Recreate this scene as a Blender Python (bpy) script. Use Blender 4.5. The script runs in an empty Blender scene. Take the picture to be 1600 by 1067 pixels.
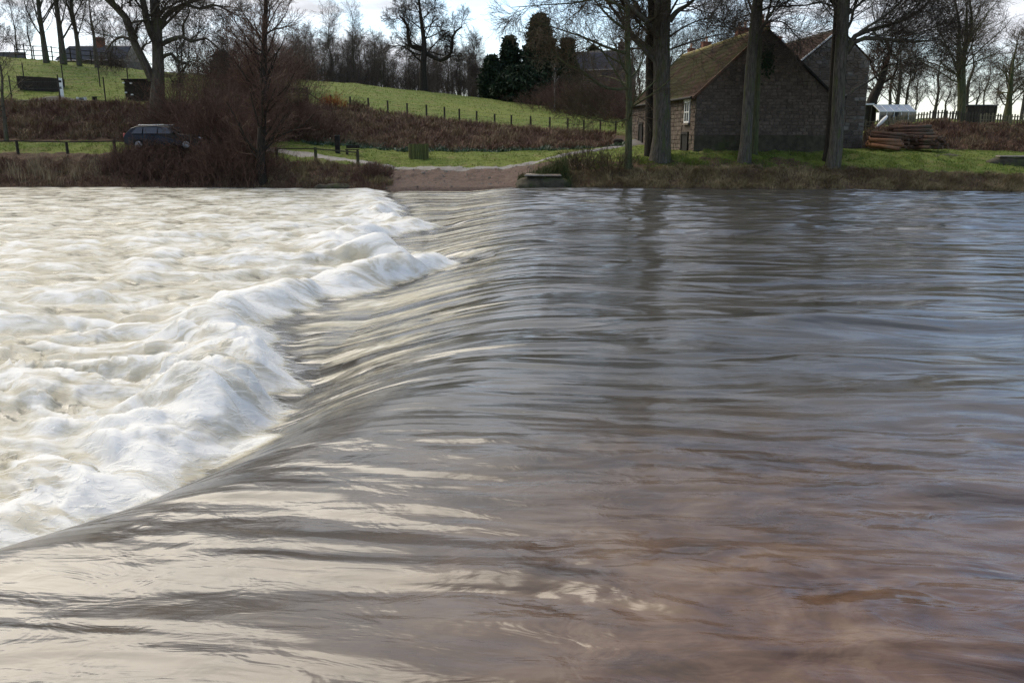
import bpy, math, random
import numpy as np
from mathutils import Vector, Matrix

scene = bpy.context.scene
COL = scene.collection
R = math.radians

# ------------------------------------------------------------------ camera
CAM_H = 2.6            # eye height above the upstream water
F_PX = 1300.0          # focal length in photo pixels (1600 wide)
PITCH = math.atan((533.5 - 212.0) / F_PX)
cam_d = bpy.data.cameras.new('camera')
cam_d.sensor_width = 36.0
cam_d.lens = 36.0 * F_PX / 1600.0
cam_d.clip_start = 0.1
cam_d.clip_end = 6000
cam = bpy.data.objects.new('camera', cam_d)
COL.objects.link(cam)
cam.location = (0, 0, CAM_H)
cam.rotation_euler = (math.pi / 2 - PITCH, 0, 0)
scene.camera = cam

# ------------------------------------------------------------------ light
SUN_EL, SUN_AZ = R(46), R(-44)       # azimuth from +Y, negative = to the left
sun_dir = Vector((math.sin(SUN_AZ) * math.cos(SUN_EL), math.cos(SUN_AZ) * math.cos(SUN_EL), math.sin(SUN_EL)))
sl = bpy.data.lights.new('sun', 'SUN')
sl.energy = 2.0
sl.angle = R(52)
sl.color = (1.0, 0.9, 0.74)
sun = bpy.data.objects.new('sun', sl)
COL.objects.link(sun)
sun.rotation_euler = sun_dir.to_track_quat('Z', 'Y').to_euler()

scene.view_settings.view_transform = 'Standard'
scene.view_settings.look = 'None'
scene.view_settings.exposure = 0.7
scene.view_settings.gamma = 1.0
scene.view_settings.use_curve_mapping = False
scene.cycles.max_bounces = 5
scene.cycles.transparent_max_bounces = 6
scene.cycles.use_denoising = True


# ------------------------------------------------------------------ node helpers
def nd(nt, typ, ins=None, **props):
    n = nt.nodes.new(typ)
    for k, v in props.items():
        setattr(n, k, v)
    for k, v in (ins or {}).items():
        s = n.inputs[k]
        if isinstance(v, bpy.types.NodeSocket):
            nt.links.new(v, s)
        else:
            s.default_value = v
    return n


def mixc(nt, f, a, b, mode='MIX'):
    n = nt.nodes.new('ShaderNodeMix')
    n.data_type = 'RGBA'
    n.blend_type = mode
    for i, v in ((0, f), (6, a), (7, b)):
        if isinstance(v, bpy.types.NodeSocket):
            nt.links.new(v, n.inputs[i])
        else:
            if i and len(v) == 3:
                v = (*v, 1)
            n.inputs[i].default_value = v
    return n.outputs[2]


def mth(nt, op, a, b=None, c=None, clamp=False):
    n = nt.nodes.new('ShaderNodeMath')
    n.operation = op
    n.use_clamp = clamp
    for i, v in enumerate((a, b, c)):
        if v is None:
            continue
        if isinstance(v, bpy.types.NodeSocket):
            nt.links.new(v, n.inputs[i])
        else:
            n.inputs[i].default_value = v
    return n.outputs[0]


def ramp(nt, fac, stops, interp='LINEAR'):
    n = nt.nodes.new('ShaderNodeValToRGB')
    n.color_ramp.interpolation = interp
    el = n.color_ramp.elements
    while len(el) < len(stops):
        el.new(0.5)
    for e, (p, c) in zip(el, stops):
        e.position = p
        e.color = (*c, 1) if len(c) == 3 else c
    nt.links.new(fac, n.inputs[0])
    return n.outputs[0]


def rng_map(nt, v, a, b, c=0.0, d=1.0, smooth=True):
    n = nd(nt, 'ShaderNodeMapRange', {0: v, 1: a, 2: b, 3: c, 4: d}, interpolation_type='SMOOTHSTEP' if smooth else 'LINEAR')
    return n.outputs[0]


def noise(nt, vec, scale, detail=3, rough=0.55, dist=0.0):
    ins = {'Scale': scale, 'Detail': detail, 'Roughness': rough, 'Distortion': dist}
    if vec is not None:
        ins['Vector'] = vec
    return nd(nt, 'ShaderNodeTexNoise', ins).outputs[0]


def new_mat(name):
    m = bpy.data.materials.new(name)
    m.use_nodes = True
    nt = m.node_tree
    nt.nodes.clear()
    out = nt.nodes.new('ShaderNodeOutputMaterial')
    return m, nt, out


def g3(v):
    return (v, v, v)


# ------------------------------------------------------------------ sky
world = bpy.data.worlds.new('World')
scene.world = world
world.use_nodes = True
nt = world.node_tree
nt.nodes.clear()
wout = nt.nodes.new('ShaderNodeOutputWorld')
sky = nt.nodes.new('ShaderNodeTexSky')
sky.sky_type = 'NISHITA'
sky.sun_disc = False
sky.sun_elevation = SUN_EL
sky.sun_rotation = SUN_AZ
sky.air_density = 1.0
sky.dust_density = 0.5
sky.ozone_density = 1.6
geo = nt.nodes.new('ShaderNodeTexCoord')
sep = nd(nt, 'ShaderNodeSeparateXYZ', {0: geo.outputs['Generated']})
zc = mth(nt, 'MAXIMUM', sep.outputs[2], 0.0)
den = mth(nt, 'ADD', zc, 0.16)
cu = mth(nt, 'DIVIDE', sep.outputs[0], den)
cv = mth(nt, 'DIVIDE', sep.outputs[1], den)
cvec = nd(nt, 'ShaderNodeCombineXYZ', {0: cu, 1: cv, 2: 3.7}).outputs[0]
n1 = noise(nt, cvec, 0.75, 6, 0.55, 0.5)
n2 = noise(nt, cvec, 2.6, 5, 0.6, 0.3)
nn = mth(nt, 'ADD', mth(nt, 'MULTIPLY', n1, 0.75), mth(nt, 'MULTIPLY', n2, 0.25))
dotn = nd(nt, 'ShaderNodeVectorMath', {0: geo.outputs['Generated'], 1: tuple(sun_dir)}, operation='DOT_PRODUCT').outputs['Value']
near_sun = mth(nt, 'POWER', mth(nt, 'MAXIMUM', dotn, 0.0), 7.0)
nn = mth(nt, 'ADD', nn, mth(nt, 'MULTIPLY', mth(nt, 'SUBTRACT', dotn, 0.6), 0.09))
cov = rng_map(nt, mth(nt, 'ADD', nn, mth(nt, 'MULTIPLY', near_sun, 0.18)), 0.42, 0.57)
hor = rng_map(nt, zc, 0.0, 0.20, 0.45, 0.0)
cov = mth(nt, 'MAXIMUM', cov, hor)
shade = rng_map(nt, n2, 0.35, 0.75, 1.08, 0.70)
ccol = mixc(nt, near_sun, (4.7, 4.85, 5.2), (6.4, 6.3, 6.1))
ccol = mixc(nt, 1.0, ccol, nd(nt, 'ShaderNodeCombineColor', {0: shade, 1: shade, 2: shade}).outputs[0], 'MULTIPLY')
skyc = mixc(nt, cov, sky.outputs[0], ccol)
bg = nd(nt, 'ShaderNodeBackground', {0: skyc, 1: 0.135})
nt.links.new(bg.outputs[0], wout.inputs[0])


# ------------------------------------------------------------------ maths helpers
CP, SP = math.cos(PITCH), math.sin(PITCH)


def ray(px, py):
    dx, dy = (px - 800.0) / F_PX, (py - 533.5) / F_PX
    return dx, CP - SP * dy, SP + CP * dy      # x, forward, down per unit


def P(px, py, Y):
    """world point seen at photo pixel (px, py) at distance Y"""
    dx, fw, dn = ray(px, py)
    k = Y / fw
    return Vector((dx * k, Y, CAM_H - dn * k))


def zat(py, Y):
    return P(800, py, Y).z


def _hash(ix, iy, seed):
    h = (ix.astype(np.int64) * 374761393 + iy.astype(np.int64) * 668265263 + seed * 1442695041) & 0xFFFFFFFF
    h = ((h ^ (h >> 13)) * 1274126177) & 0xFFFFFFFF
    h = (h ^ (h >> 16)) & 0xFFFFFFFF
    return h / 4294967296.0 * 2 * math.pi


def perlin(x, y, seed=0):
    x = np.asarray(x, float)
    y = np.asarray(y, float)
    ix, iy = np.floor(x), np.floor(y)
    fx, fy = x - ix, y - iy
    u = fx * fx * fx * (fx * (fx * 6 - 15) + 10)
    v = fy * fy * fy * (fy * (fy * 6 - 15) + 10)

    def g(ox, oy):
        a = _hash(ix + ox, iy + oy, seed)
        return np.cos(a) * (fx - ox) + np.sin(a) * (fy - oy)
    a = g(0, 0) * (1 - u) + g(1, 0) * u
    b = g(0, 1) * (1 - u) + g(1, 1) * u
    return (a * (1 - v) + b * v) * 1.45


def fbm(x, y, seed=0, oct=4, gain=0.5):
    r, a, f = 0, 1.0, 1.0
    for i in range(oct):
        r = r + a * perlin(x * f + 17.3 * i, y * f - 9.1 * i, seed + i)
        a *= gain
        f *= 2.03
    return r


def sstep(a, b, x):
    t = np.clip((x - a) / (b - a), 0, 1)
    return t * t * (3 - 2 * t)


# ------------------------------------------------------------------ object helpers
def np_mesh(name, V, Fq, smooth=False, mats=()):
    """mesh from an (n,3) vertex array and an (m,k) face array (or a list of them)"""
    me = bpy.data.meshes.new(name)
    V = np.ascontiguousarray(V, dtype=np.float32)
    if not isinstance(Fq, list):
        Fq = [Fq]
    Fq = [np.asarray(f, dtype=np.int32) for f in Fq if len(f)]
    me.vertices.add(len(V))
    me.vertices.foreach_set('co', V.ravel())
    nl = sum(f.size for f in Fq)
    me.loops.add(nl)
    me.loops.foreach_set('vertex_index', np.concatenate([f.ravel() for f in Fq]))
    npoly = sum(len(f) for f in Fq)
    me.polygons.add(npoly)
    tot = np.concatenate([np.full(len(f), f.shape[1], dtype=np.int32) for f in Fq])
    st = np.concatenate([[0], np.cumsum(tot)[:-1]]).astype(np.int32)
    me.polygons.foreach_set('loop_start', st)
    me.polygons.foreach_set('loop_total', tot)
    if smooth:
        me.polygons.foreach_set('use_smooth', np.ones(npoly, dtype=bool))
    me.update(calc_edges=True)
    for m in mats:
        me.materials.append(m)
    return me


def link(name, me, parent=None, loc=None):
    o = bpy.data.objects.new(name, me)
    COL.objects.link(o)
    if parent is not None:
        o.parent = parent
    if loc is not None:
        o.location = loc
    return o


def tag(o, label=None, cat=None, group=None, kind=None):
    if label:
        o['label'] = label
    if cat:
        o['category'] = cat
    if group:
        o['group'] = group
    if kind:
        o['kind'] = kind
    return o


def empty(name, loc, label, cat, group=None, rz=0.0):
    o = bpy.data.objects.new(name, None)
    COL.objects.link(o)
    o.location = loc
    o.rotation_euler = (0, 0, rz)
    o.empty_display_size = 0.2
    return tag(o, label, cat, group)


class MB:
    """collects simple solids into one mesh"""

    def __init__(s):
        s.v, s.f = [], []

    def add(s, vs, fs):
        b = len(s.v)
        s.v += [tuple(v) for v in vs]
        s.f += [tuple(i + b for i in f) for f in fs]
        return s

    def box(s, x0, x1, y0, y1, z0, z1, M=None):
        vs = [(x, y, z) for z in (z0, z1) for x, y in ((x0, y0), (x1, y0), (x1, y1), (x0, y1))]
        if M is not None:
            vs = [M @ Vector(v) for v in vs]
        return s.add(vs, [(0, 3, 2, 1), (4, 5, 6, 7), (0, 1, 5, 4), (1, 2, 6, 5), (2, 3, 7, 6), (3, 0, 4, 7)])

    def bar(s, a, b, r, n=6, r2=None, roll=0.0):
        a, b = Vector(a), Vector(b)
        d = (b - a).normalized()
        u = d.orthogonal().normalized() if abs(d.z) > 0.9 else d.cross(Vector((0, 0, 1))).normalized()
        w = d.cross(u)
        r2 = r if r2 is None else r2
        vs = []
        for p, rr in ((a, r), (b, r2)):
            for i in range(n):
                t = 2 * math.pi * (i + 0.5) / n + roll
                vs.append(p + (u * math.cos(t) + w * math.sin(t)) * rr)
        fs = [(i, (i + 1) % n, n + (i + 1) % n, n + i) for i in range(n)]
        fs += [tuple(range(n - 1, -1, -1)), tuple(range(n, 2 * n))]
        return s.add(vs, fs)

    def prism(s, pts, axis_from, axis_to, M=None):
        """pts: list of (a,b) in the XZ plane, extruded along Y from axis_from to axis_to"""
        n = len(pts)
        vs = [(p[0], axis_from, p[1]) for p in pts] + [(p[0], axis_to, p[1]) for p in pts]
        if M is not None:
            vs = [M @ Vector(v) for v in vs]
        fs = [(i, (i + 1) % n, n + (i + 1) % n, n + i) for i in range(n)]
        fs += [tuple(range(n - 1, -1, -1)), tuple(range(n, 2 * n))]
        return s.add(vs, fs)

    def mesh(s, name, mat, smooth=False):
        me = bpy.data.meshes.new(name)
        me.from_pydata(s.v, [], s.f)
        if smooth:
            for p in me.polygons:
                p.use_smooth = True
        if mat is not None:
            me.materials.append(mat)
        return me

    def build(s, name, mat, parent=None, smooth=False, loc=None, bevel=0.0):
        o = link(name, s.mesh(name, mat, smooth), parent, loc)
        if bevel:
            b = o.modifiers.new('bevel', 'BEVEL')
            b.width = bevel
            b.segments = 2
            b.limit_method = 'ANGLE'
        return o


# ------------------------------------------------------------------ simple materials
def rough_mat(name, c1, c2, scale=6.0, rough=0.9, bump=0.3, c3=None, bump_scale=None, island=0.0, stretch=None, spec=0.3):
    m, nt, out = new_mat(name)
    tc = nt.nodes.new('ShaderNodeTexCoord')
    vec = tc.outputs['Object']
    if stretch:
        vec = nd(nt, 'ShaderNodeMapping', {0: vec, 3: stretch}).outputs[0]
    n = noise(nt, vec, scale, 5, 0.6)
    col = ramp(nt, n, [(0.32, c1), (0.68, c2)])
    if c3 is not None:
        n3 = noise(nt, vec, scale * 0.35, 4, 0.6)
        col = mixc(nt, rng_map(nt, n3, 0.50, 0.68), col, c3)
    if island:
        gi = nt.nodes.new('ShaderNodeNewGeometry').outputs['Random Per Island']
        oi = nt.nodes.new('ShaderNodeObjectInfo').outputs['Random']
        rr = mth(nt, 'FRACT', mth(nt, 'ADD', gi, oi))
        k = rng_map(nt, rr, 0, 1, 1 - island, 1 + island, False)
        col = mixc(nt, 1.0, col, nd(nt, 'ShaderNodeCombineColor', {0: k, 1: k, 2: k}).outputs[0], 'MULTIPLY')
    bs = nd(nt, 'ShaderNodeBsdfPrincipled', {'Base Color': col, 'Roughness': rough, 'Specular IOR Level': spec})
    if bump:
        nb = noise(nt, vec, bump_scale or scale * 3, 5, 0.65)
        b = nd(nt, 'ShaderNodeBump', {'Strength': bump, 'Distance': 0.03, 'Height': nb})
        nt.links.new(b.outputs[0], bs.inputs['Normal'])
    nt.links.new(bs.outputs[0], out.inputs[0])
    return m


def strand_mat(name, cols, rough=0.8, trans=0.0, patch=False):
    """thin strands: every strand its own tint"""
    m, nt, out = new_mat(name)
    gi = nt.nodes.new('ShaderNodeNewGeometry').outputs['Random Per Island']
    if patch:
        pn = noise(nt, nt.nodes.new('ShaderNodeNewGeometry').outputs['Position'], 0.55, 4, 0.65)
        gi = mth(nt, 'ADD', mth(nt, 'MULTIPLY', gi, 0.45), mth(nt, 'MULTIPLY', rng_map(nt, pn, 0.32, 0.70), 0.55))
    col = ramp(nt, gi, [(i / max(1, len(cols) - 1), c) for i, c in enumerate(cols)])
    bs = nd(nt, 'ShaderNodeBsdfPrincipled', {'Base Color': col, 'Roughness': rough, 'Specular IOR Level': 0.25})
    if trans:
        tr = nd(nt, 'ShaderNodeBsdfTranslucent', {0: col})
        mx = nd(nt, 'ShaderNodeMixShader', {0: trans, 1: bs.outputs[0], 2: tr.outputs[0]})
        nt.links.new(mx.outputs[0], out.inputs[0])
    else:
        nt.links.new(bs.outputs[0], out.inputs[0])
    return m

# ------------------------------------------------------------------ terrain
# per photo column: (distance, photo row) of waterline, bank lip, plateau, foot of the rough bank, its top, hill crest
KEYS = [
    (-700, [(48, 290), (49.6, 272), (51.5, 245), (56, 222), (62, 165), (88, 90)]),
    (0,    [(48, 290), (49.6, 272), (51.5, 244), (56, 222), (62, 163), (88, 88)]),
    (100,  [(48, 290), (49.6, 272), (51.5, 244), (56, 222), (62, 163), (88, 95)]),
    (250,  [(48, 291), (49.3, 276), (51.5, 246), (56, 222), (62, 164), (88, 112)]),
    (400,  [(47.5, 291), (48.6, 276), (51.0, 250), (57, 224), (64, 166), (92, 121)]),
    (480,  [(47.2, 291), (48.2, 277), (50.6, 253), (58, 226), (66, 166), (95, 126)]),
    (560,  [(46.4, 292), (47.3, 279), (50, 257), (58, 233), (67, 172), (100, 131)]),
    (620,  [(45.0, 292), (46.6, 284), (50, 263), (58, 238), (68, 180), (102, 139)]),
    (700,  [(44.4, 292), (46.2, 285), (50, 263), (58, 239), (68, 190), (104, 147)]),
    (790,  [(44.3, 292), (45.8, 285), (50, 262), (58, 238), (68, 200), (104, 158)]),
    (850,  [(44.0, 292), (44.8, 272), (50, 254), (58, 236), (67, 204), (102, 166)]),
    (900,  [(43.7, 292), (45.3, 269), (49, 247), (58, 234), (66, 208), (100, 174)]),
    (980,  [(43.3, 292), (45.0, 268), (47, 247), (58, 228), (66, 212), (95, 187)]),
    (1100, [(43.0, 293), (44.7, 266), (47, 237), (58, 229), (75, 221), (110, 208)]),
    (1330, [(42.2, 296), (43.9, 268), (48, 239), (55, 233), (64, 222), (100, 205)]),
    (1362, [(42.0, 296), (43.7, 269), (48, 240), (55, 234), (62, 200), (100, 190)]),
    (1450, [(41.5, 297), (43.3, 271), (48, 245), (55.5, 234), (61, 191), (100, 186)]),
    (1600, [(40.8, 299), (42.6, 277), (48, 252), (55.5, 238), (61, 195), (100, 188)]),
    (2300, [(40.0, 299), (41.9, 279), (48, 254), (55.5, 238), (61, 195), (100, 188)]),
]
_KX = np.array([k[0] for k in KEYS], float)
_KY = np.array([[p[0] for p in k[1]] for k in KEYS], float)
_KZ = np.array([[zat(p[1], p[0]) for p in k[1]] for k in KEYS], float)


def column_of(X, Y):
    return 800 + F_PX * 1.032 * X / np.maximum(Y, 25.0)


def ground_keys(X, Y):
    px = column_of(X, Y)
    ys = np.stack([np.interp(px, _KX, _KY[:, i]) for i in range(6)], -1)
    zs = np.stack([np.interp(px, _KX, _KZ[:, i]) for i in range(6)], -1)
    return px, ys, zs


def ground(X, Y, rough=True):
    X = np.asarray(X, float)
    Y = np.asarray(Y, float)
    px, ys, zs = ground_keys(X, Y)
    w = ys[..., 0:1]
    ys = np.concatenate([w - 6, w - 0.6, ys, ys[..., 5:6] + 60, ys[..., 5:6] + 3500], -1)
    ze = zs[..., 5:6]
    zs = np.concatenate([zs[..., 0:1] * 0 - 1.6, zs[..., 0:1] - 0.55, zs, ze - 1.0, ze - 6.0], -1)
    z = zs[..., 0].copy()
    for i in range(ys.shape[-1] - 1):
        t = (Y - ys[..., i]) / (ys[..., i + 1] - ys[..., i])
        tt = np.clip(t, 0, 1)
        if i >= 3:
            tt = tt * 0.6 + 0.4 * (tt * tt * (3 - 2 * tt))
        z = np.where(t > 0, zs[..., i] + (zs[..., i + 1] - zs[..., i]) * tt, z)
    z = np.where(Y < 1.0, np.interp(Y, [-40, -3, 0.2, 1.0], [1.6, 1.1, 0.75, -1.6]), z)
    if rough:
        amp = np.where(Y < 120, 0.07, 0.3)
        q = np.clip((ys[..., 5] - Y) / 4, 0, 1) * np.clip((Y - ys[..., 2]) / 2, 0, 1)      # bank fringe: lumpier
        z = z + amp * fbm(X / 1.7, Y / 1.7, 5, 3) * np.clip((Y - 38) / 6, 0, 1) + 0.10 * q * fbm(X / 0.8, Y / 0.8, 11, 3)
    return z


def gz(X, Y):
    return float(ground(np.array([X]), np.array([Y]), True)[0])


def on_ground(px, Y):
    """world point on the ground at photo column px and distance Y"""
    X = (px - 800) * Y / (F_PX * 1.032)
    return Vector((X, Y, gz(X, Y)))


cb = np.concatenate([np.linspace(-4, -0.42, 26)[:-1], np.linspace(-0.42, 0.42, 440), np.linspace(0.42, 4, 26)[1:]])
rows = np.concatenate([np.linspace(-40, 2, 16), np.linspace(5, 36, 8), np.linspace(38.5, 70, 190), np.linspace(70.5, 125, 70), np.geomspace(132, 3600, 24)])
GY, GB = np.meshgrid(rows, cb, indexing='ij')
GX = GB * (np.abs(GY) + 38)
GZ = ground(GX, GY)
nr, ncg = GY.shape
idx = np.arange(nr * ncg).reshape(nr, ncg)
quads = np.stack([idx[:-1, :-1], idx[:-1, 1:], idx[1:, 1:], idx[1:, :-1]], -1).reshape(-1, 4)

# what grows where: r = grass, g = bare earth, b = stony ford track
px, ys, zs = ground_keys(GX, GY)
nz = fbm(GX / 2.2, GY / 2.2, 21, 4)
nf = fbm(GX / 0.7, GY / 0.7, 31, 3)
grass = np.zeros_like(GX)
lawn = (GY > ys[..., 2] - 0.4 + 0.8 * nz) & (GY < ys[..., 3] + 0.3 * nz)
left_lawn = lawn & (px < 430) & (GY > ys[..., 2] + 1.0)
grass[lawn & (px >= 430)] = 1
grass[left_lawn] = 0.85
grass[(GY > ys[..., 4] + 1.2 * nz) & (GY < 2000)] = 0.95
right = (px > 985) & (px < 1350) & (GY > ys[..., 1] + 1.6 + 0.8 * nz)
grass[right] = 0.9
right2 = (px >= 1340) & (GY > ys[..., 1] + 0.8 + 0.6 * nz) & (GY < ys[..., 3] + 0.2)
grass[right2] = 1
grass[GY < 1.0] = 0.7
bandg = (px > 430) & (px < 990) & (GY > ys[..., 3] - 0.2) & (GY < ys[..., 3] + 1.4 + nz)
grass[bandg] = 0.75
grass = np.clip(grass + 0.25 * nf * (grass > 0) - 0.35 * np.clip(nz - 0.5, 0, 1), 0, 1)
ford = sstep(585, 615, px + 20 * nz) * (1 - sstep(815, 850, px + 20 * nz)) * (1 - sstep(0.0, 0.6, GY - ys[..., 2] - 0.2 * nz))
patch = sstep(0.35, 0.75, nz) * 0.6
bare = np.clip(0.35 + patch, 0, 1)
zone = np.stack([grass * (1 - ford), bare, ford, np.ones_like(grass)], -1).reshape(-1, 4).astype(np.float32)

m_ground, nt, out = new_mat('ground_cover')
zc_ = nd(nt, 'ShaderNodeVertexColor', layer_name='zone')
zs_ = nd(nt, 'ShaderNodeSeparateColor', {0: zc_.outputs[0]})
pos = nt.nodes.new('ShaderNodeNewGeometry').outputs['Position']
na = noise(nt, pos, 0.9, 6, 0.65)
nb = noise(nt, pos, 6.0, 6, 0.7)
nc = noise(nt, pos, 0.12, 3, 0.6)
gcol = ramp(nt, nb, [(0.3, (0.060, 0.088, 0.016)), (0.55, (0.105, 0.138, 0.024)), (0.75, (0.165, 0.185, 0.042))])
gcol = mixc(nt, rng_map(nt, na, 0.48, 0.70), gcol, (0.150, 0.130, 0.050))
gcol = mixc(nt, rng_map(nt, nc, 0.45, 0.7, 0, 0.5), gcol, (0.155, 0.170, 0.036))
bcol = ramp(nt, nb, [(0.28, (0.034, 0.021, 0.015)), (0.55, (0.090, 0.057, 0.036)), (0.78, (0.17, 0.115, 0.070))])
bcol = mixc(nt, rng_map(nt, na, 0.55, 0.72, 0, 0.5), bcol, (0.055, 0.060, 0.018))
fcol = ramp(nt, nb, [(0.3, (0.080, 0.055, 0.043)), (0.6, (0.135, 0.094, 0.074)), (0.8, (0.20, 0.15, 0.12))])
gm = rng_map(nt, mth(nt, 'ADD', zs_.outputs[0], mth(nt, 'MULTIPLY', mth(nt, 'SUBTRACT', nb, 0.5), 0.5)), 0.35, 0.65)
col = mixc(nt, gm, bcol, gcol)
col = mixc(nt, zs_.outputs[2], col, fcol)
bs = nd(nt, 'ShaderNodeBsdfPrincipled', {'Base Color': col, 'Roughness': 0.95, 'Specular IOR Level': 0.15})
bp = nd(nt, 'ShaderNodeBump', {'Strength': 0.8, 'Distance': 0.12, 'Height': noise(nt, pos, 5.0, 6, 0.7)})
nt.links.new(bp.outputs[0], bs.inputs['Normal'])
nt.links.new(bs.outputs[0], out.inputs[0])
me = np_mesh('ground', np.stack([GX, GY, GZ], -1).reshape(-1, 3), quads, True, [m_ground])
ca = me.color_attributes.new('zone', 'FLOAT_COLOR', 'POINT')
ca.data.foreach_set('color', zone.ravel())
tag(link('ground', me), 'far river bank of grass, rough brown slopes and a green hill', 'ground', kind='structure')

# ------------------------------------------------------------------ river
CREST = np.array([(0.9, 75), (0.5, 50), (0.25, 38), (0.15, 28), (0.1, 20), (0.0, 15), (-0.25, 11.8), (-0.8, 9.6),
                  (-1.55, 8.0), (-2.4, 6.7), (-3.35, 5.6), (-4.7, 4.6), (-6.6, 3.8), (-9.5, 3.1), (-15, 2.6), (-30, 2.2), (-90, 1.8)], float)


def catmull(Pts, m):
    out = []
    Q = np.vstack([2 * Pts[0] - Pts[1], Pts, 2 * Pts[-1] - Pts[-2]])
    for i in range(1, len(Q) - 2):
        p0, p1, p2, p3 = Q[i - 1:i + 3]
        for t in np.linspace(0, 1, m, endpoint=False):
            out.append(0.5 * (2 * p1 + (p2 - p0) * t + (2 * p0 - 5 * p1 + 4 * p2 - p3) * t * t + (3 * p1 - p0 - 3 * p2 + p3) * t ** 3))
    out.append(Q[-2])
    return np.array(out)


CR = catmull(CREST, 9)
CT = np.concatenate([[0], np.cumsum(np.hypot(*np.diff(CR, axis=0).T))])


def crest_coords(X, Y):
    """signed distance upstream of the weir crest (s) and length along it (t)"""
    n = X.size
    Xf, Yf = X.ravel(), Y.ravel()
    S, T = np.empty(n), np.empty(n)
    A, B = CR[:-1], CR[1:]
    D = B - A
    L2 = (D ** 2).sum(1)
    for i in range(0, n, 20000):
        x, y = Xf[i:i + 20000, None], Yf[i:i + 20000, None]
        u = np.clip(((x - A[:, 0]) * D[:, 0] + (y - A[:, 1]) * D[:, 1]) / L2, 0, 1)
        qx, qy = x - A[:, 0] - u * D[:, 0], y - A[:, 1] - u * D[:, 1]
        d2 = qx * qx + qy * qy
        j = d2.argmin(1)
        r = np.arange(len(j))
        sg = np.sign(D[j, 0] * qy[r, j] - D[j, 1] * qx[r, j])
        S[i:i + 20000] = np.sqrt(d2[r, j]) * sg
        T[i:i + 20000] = CT[j] + u[r, j] * np.sqrt(L2[j])
    return S.reshape(X.shape), T.reshape(X.shape)


Yr = [2.6]
while Yr[-1] < 51:
    Yr.append(Yr[-1] + min(max(Yr[-1] ** 2 / 1350.0, 0.008), 0.2))
yr = np.concatenate([np.linspace(-0.6, 2.5, 26), np.array(Yr)])
bc = np.concatenate([np.linspace(-4.5, -0.86, 30)[:-1], np.linspace(-0.86, 0.86, 800), np.linspace(0.86, 4.5, 30)[1:]])
WY, WB = np.meshgrid(yr, bc, indexing='ij')
WX = WB * (WY + 2.0)
S, T = crest_coords(WX, WY)
side = np.sign(S[10, -1])
S = S * side                     # positive upstream
print('water grid', WX.shape)
warp = 0.5 * fbm(WX / 3.0, WY / 3.0, 70, 3)
FS = WX + 0.25 * warp
FT = -WY - 0.10 * WX * np.exp(-WY / 14.0) + 0.12 * warp      # streamlines run along the river, sagging a little near us
zdown = np.interp(WY, [4, 15, 30, 45], [-0.78, -0.68, -0.45, -0.25])
# how far the smooth tongue runs down before it meets the foam, along the weir (keyed by distance Y of the crest)
Yc = np.interp(T, CT, CR[:, 1])
wid = np.interp(Yc, [2, 4.5, 6.5, 8.0, 9.6, 11, 12.5, 14.5, 17, 19.5, 21.5, 24, 26, 29, 32, 36, 46],
                [0.55, 0.65, 0.85, 1.3, 2.2, 2.8, 3.5, 4.3, 3.6, 1.2, 2.2, 3.9, 4.2, 2.6, 4.4, 5.0, 7.5])
wid = wid + 0.32 * perlin(T * 1.3, T * 0 + 3.3, 80) + 0.18 * perlin(T * 3.6, T * 0 + 1.7, 81)
slope_w = np.interp(Yc, [2, 5, 7, 9, 12, 50], [0.9, 0.95, 1.2, 2.0, 2.7, 2.6])
tt = np.clip((0.75 - S) / (slope_w + 0.75), 0, 1)
z = zdown * (tt ** 1.7 * (1.0 + 0.55 * tt - 0.55 * tt * tt))
z = np.where(S < -slope_w, zdown, z)
q = -S - wid + 0.25 * perlin(WX * 1.1, WY * 1.1, 82)      # > 0 past the foot of the weir
inf = sstep(-0.1, 0.35, q)
up = sstep(-0.5, 1.5, S)
face = sstep(-wid, -wid + 0.6, S) * (1 - sstep(0.2, 2.2, S))
# smooth upstream swell: long in the flow, short across it
far = sstep(12, 30, WY)
chop = fbm(FS / 3.0, FT / 0.70, 1, 3, 0.42)
swell = perlin(FS / 4.6, FT / 1.5, 2)
small = fbm(FS / 0.9, FT / 0.34, 3, 3, 0.5)
z = z + up * ((0.026 + 0.020 * far) * chop + 0.075 * swell + (0.003 + 0.005 * far) * small)
patchy = sstep(-0.15, 0.5, perlin(WX / 2.6 + 3.1, WY / 1.6, 23))
z = z + up * patchy * (1 - 0.5 * far) * np.interp(WY, [5, 9], [0.017, 0.005]) * fbm(FS / 0.55 + 0.4 * warp, FT / 0.30, 24, 3, 0.5)
z = z + up * sstep(16, 26, WY) * 0.036 * fbm(WX / 2.0, WY / 1.0, 25, 3, 0.5)
z = z + up * (1 - sstep(7.5, 11, WY)) * sstep(-2.5, 1.5, WX) * 0.017 * fbm(FS / 1.2 + 0.3 * warp, FT / 0.36, 27, 3, 0.5)
# two standing ridges crossing the upstream water, as where the flow folds over a sill
for (y0, amp, wdt, x0) in ((11.3, 0.17, 0.42, 0.4), (10.3, -0.09, 0.5, 0.4), (9.5, 0.06, 0.4, 1.5), (13.0, 0.03, 0.5, 0.5), (8.6, 0.03, 0.5, 2.0)):
    yy = WY - y0 - 0.05 * WX - 0.25 * perlin(WX / 3.0, WY * 0 + y0, 4)
    z = z + amp * np.exp(-(yy / wdt) ** 2) * sstep(x0, x0 + 2.5, WX) * (0.7 + 0.5 * perlin(WX / 1.7, WY * 0 + 2 * y0, 6))
# ribs running down the weir face
rib = fbm(FT / 0.5, FS / 6.0, 7, 3, 0.5)
z = z + face * (0.018 * rib + 0.05 * perlin(FT / 1.7, FS / 8.0, 8))
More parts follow.
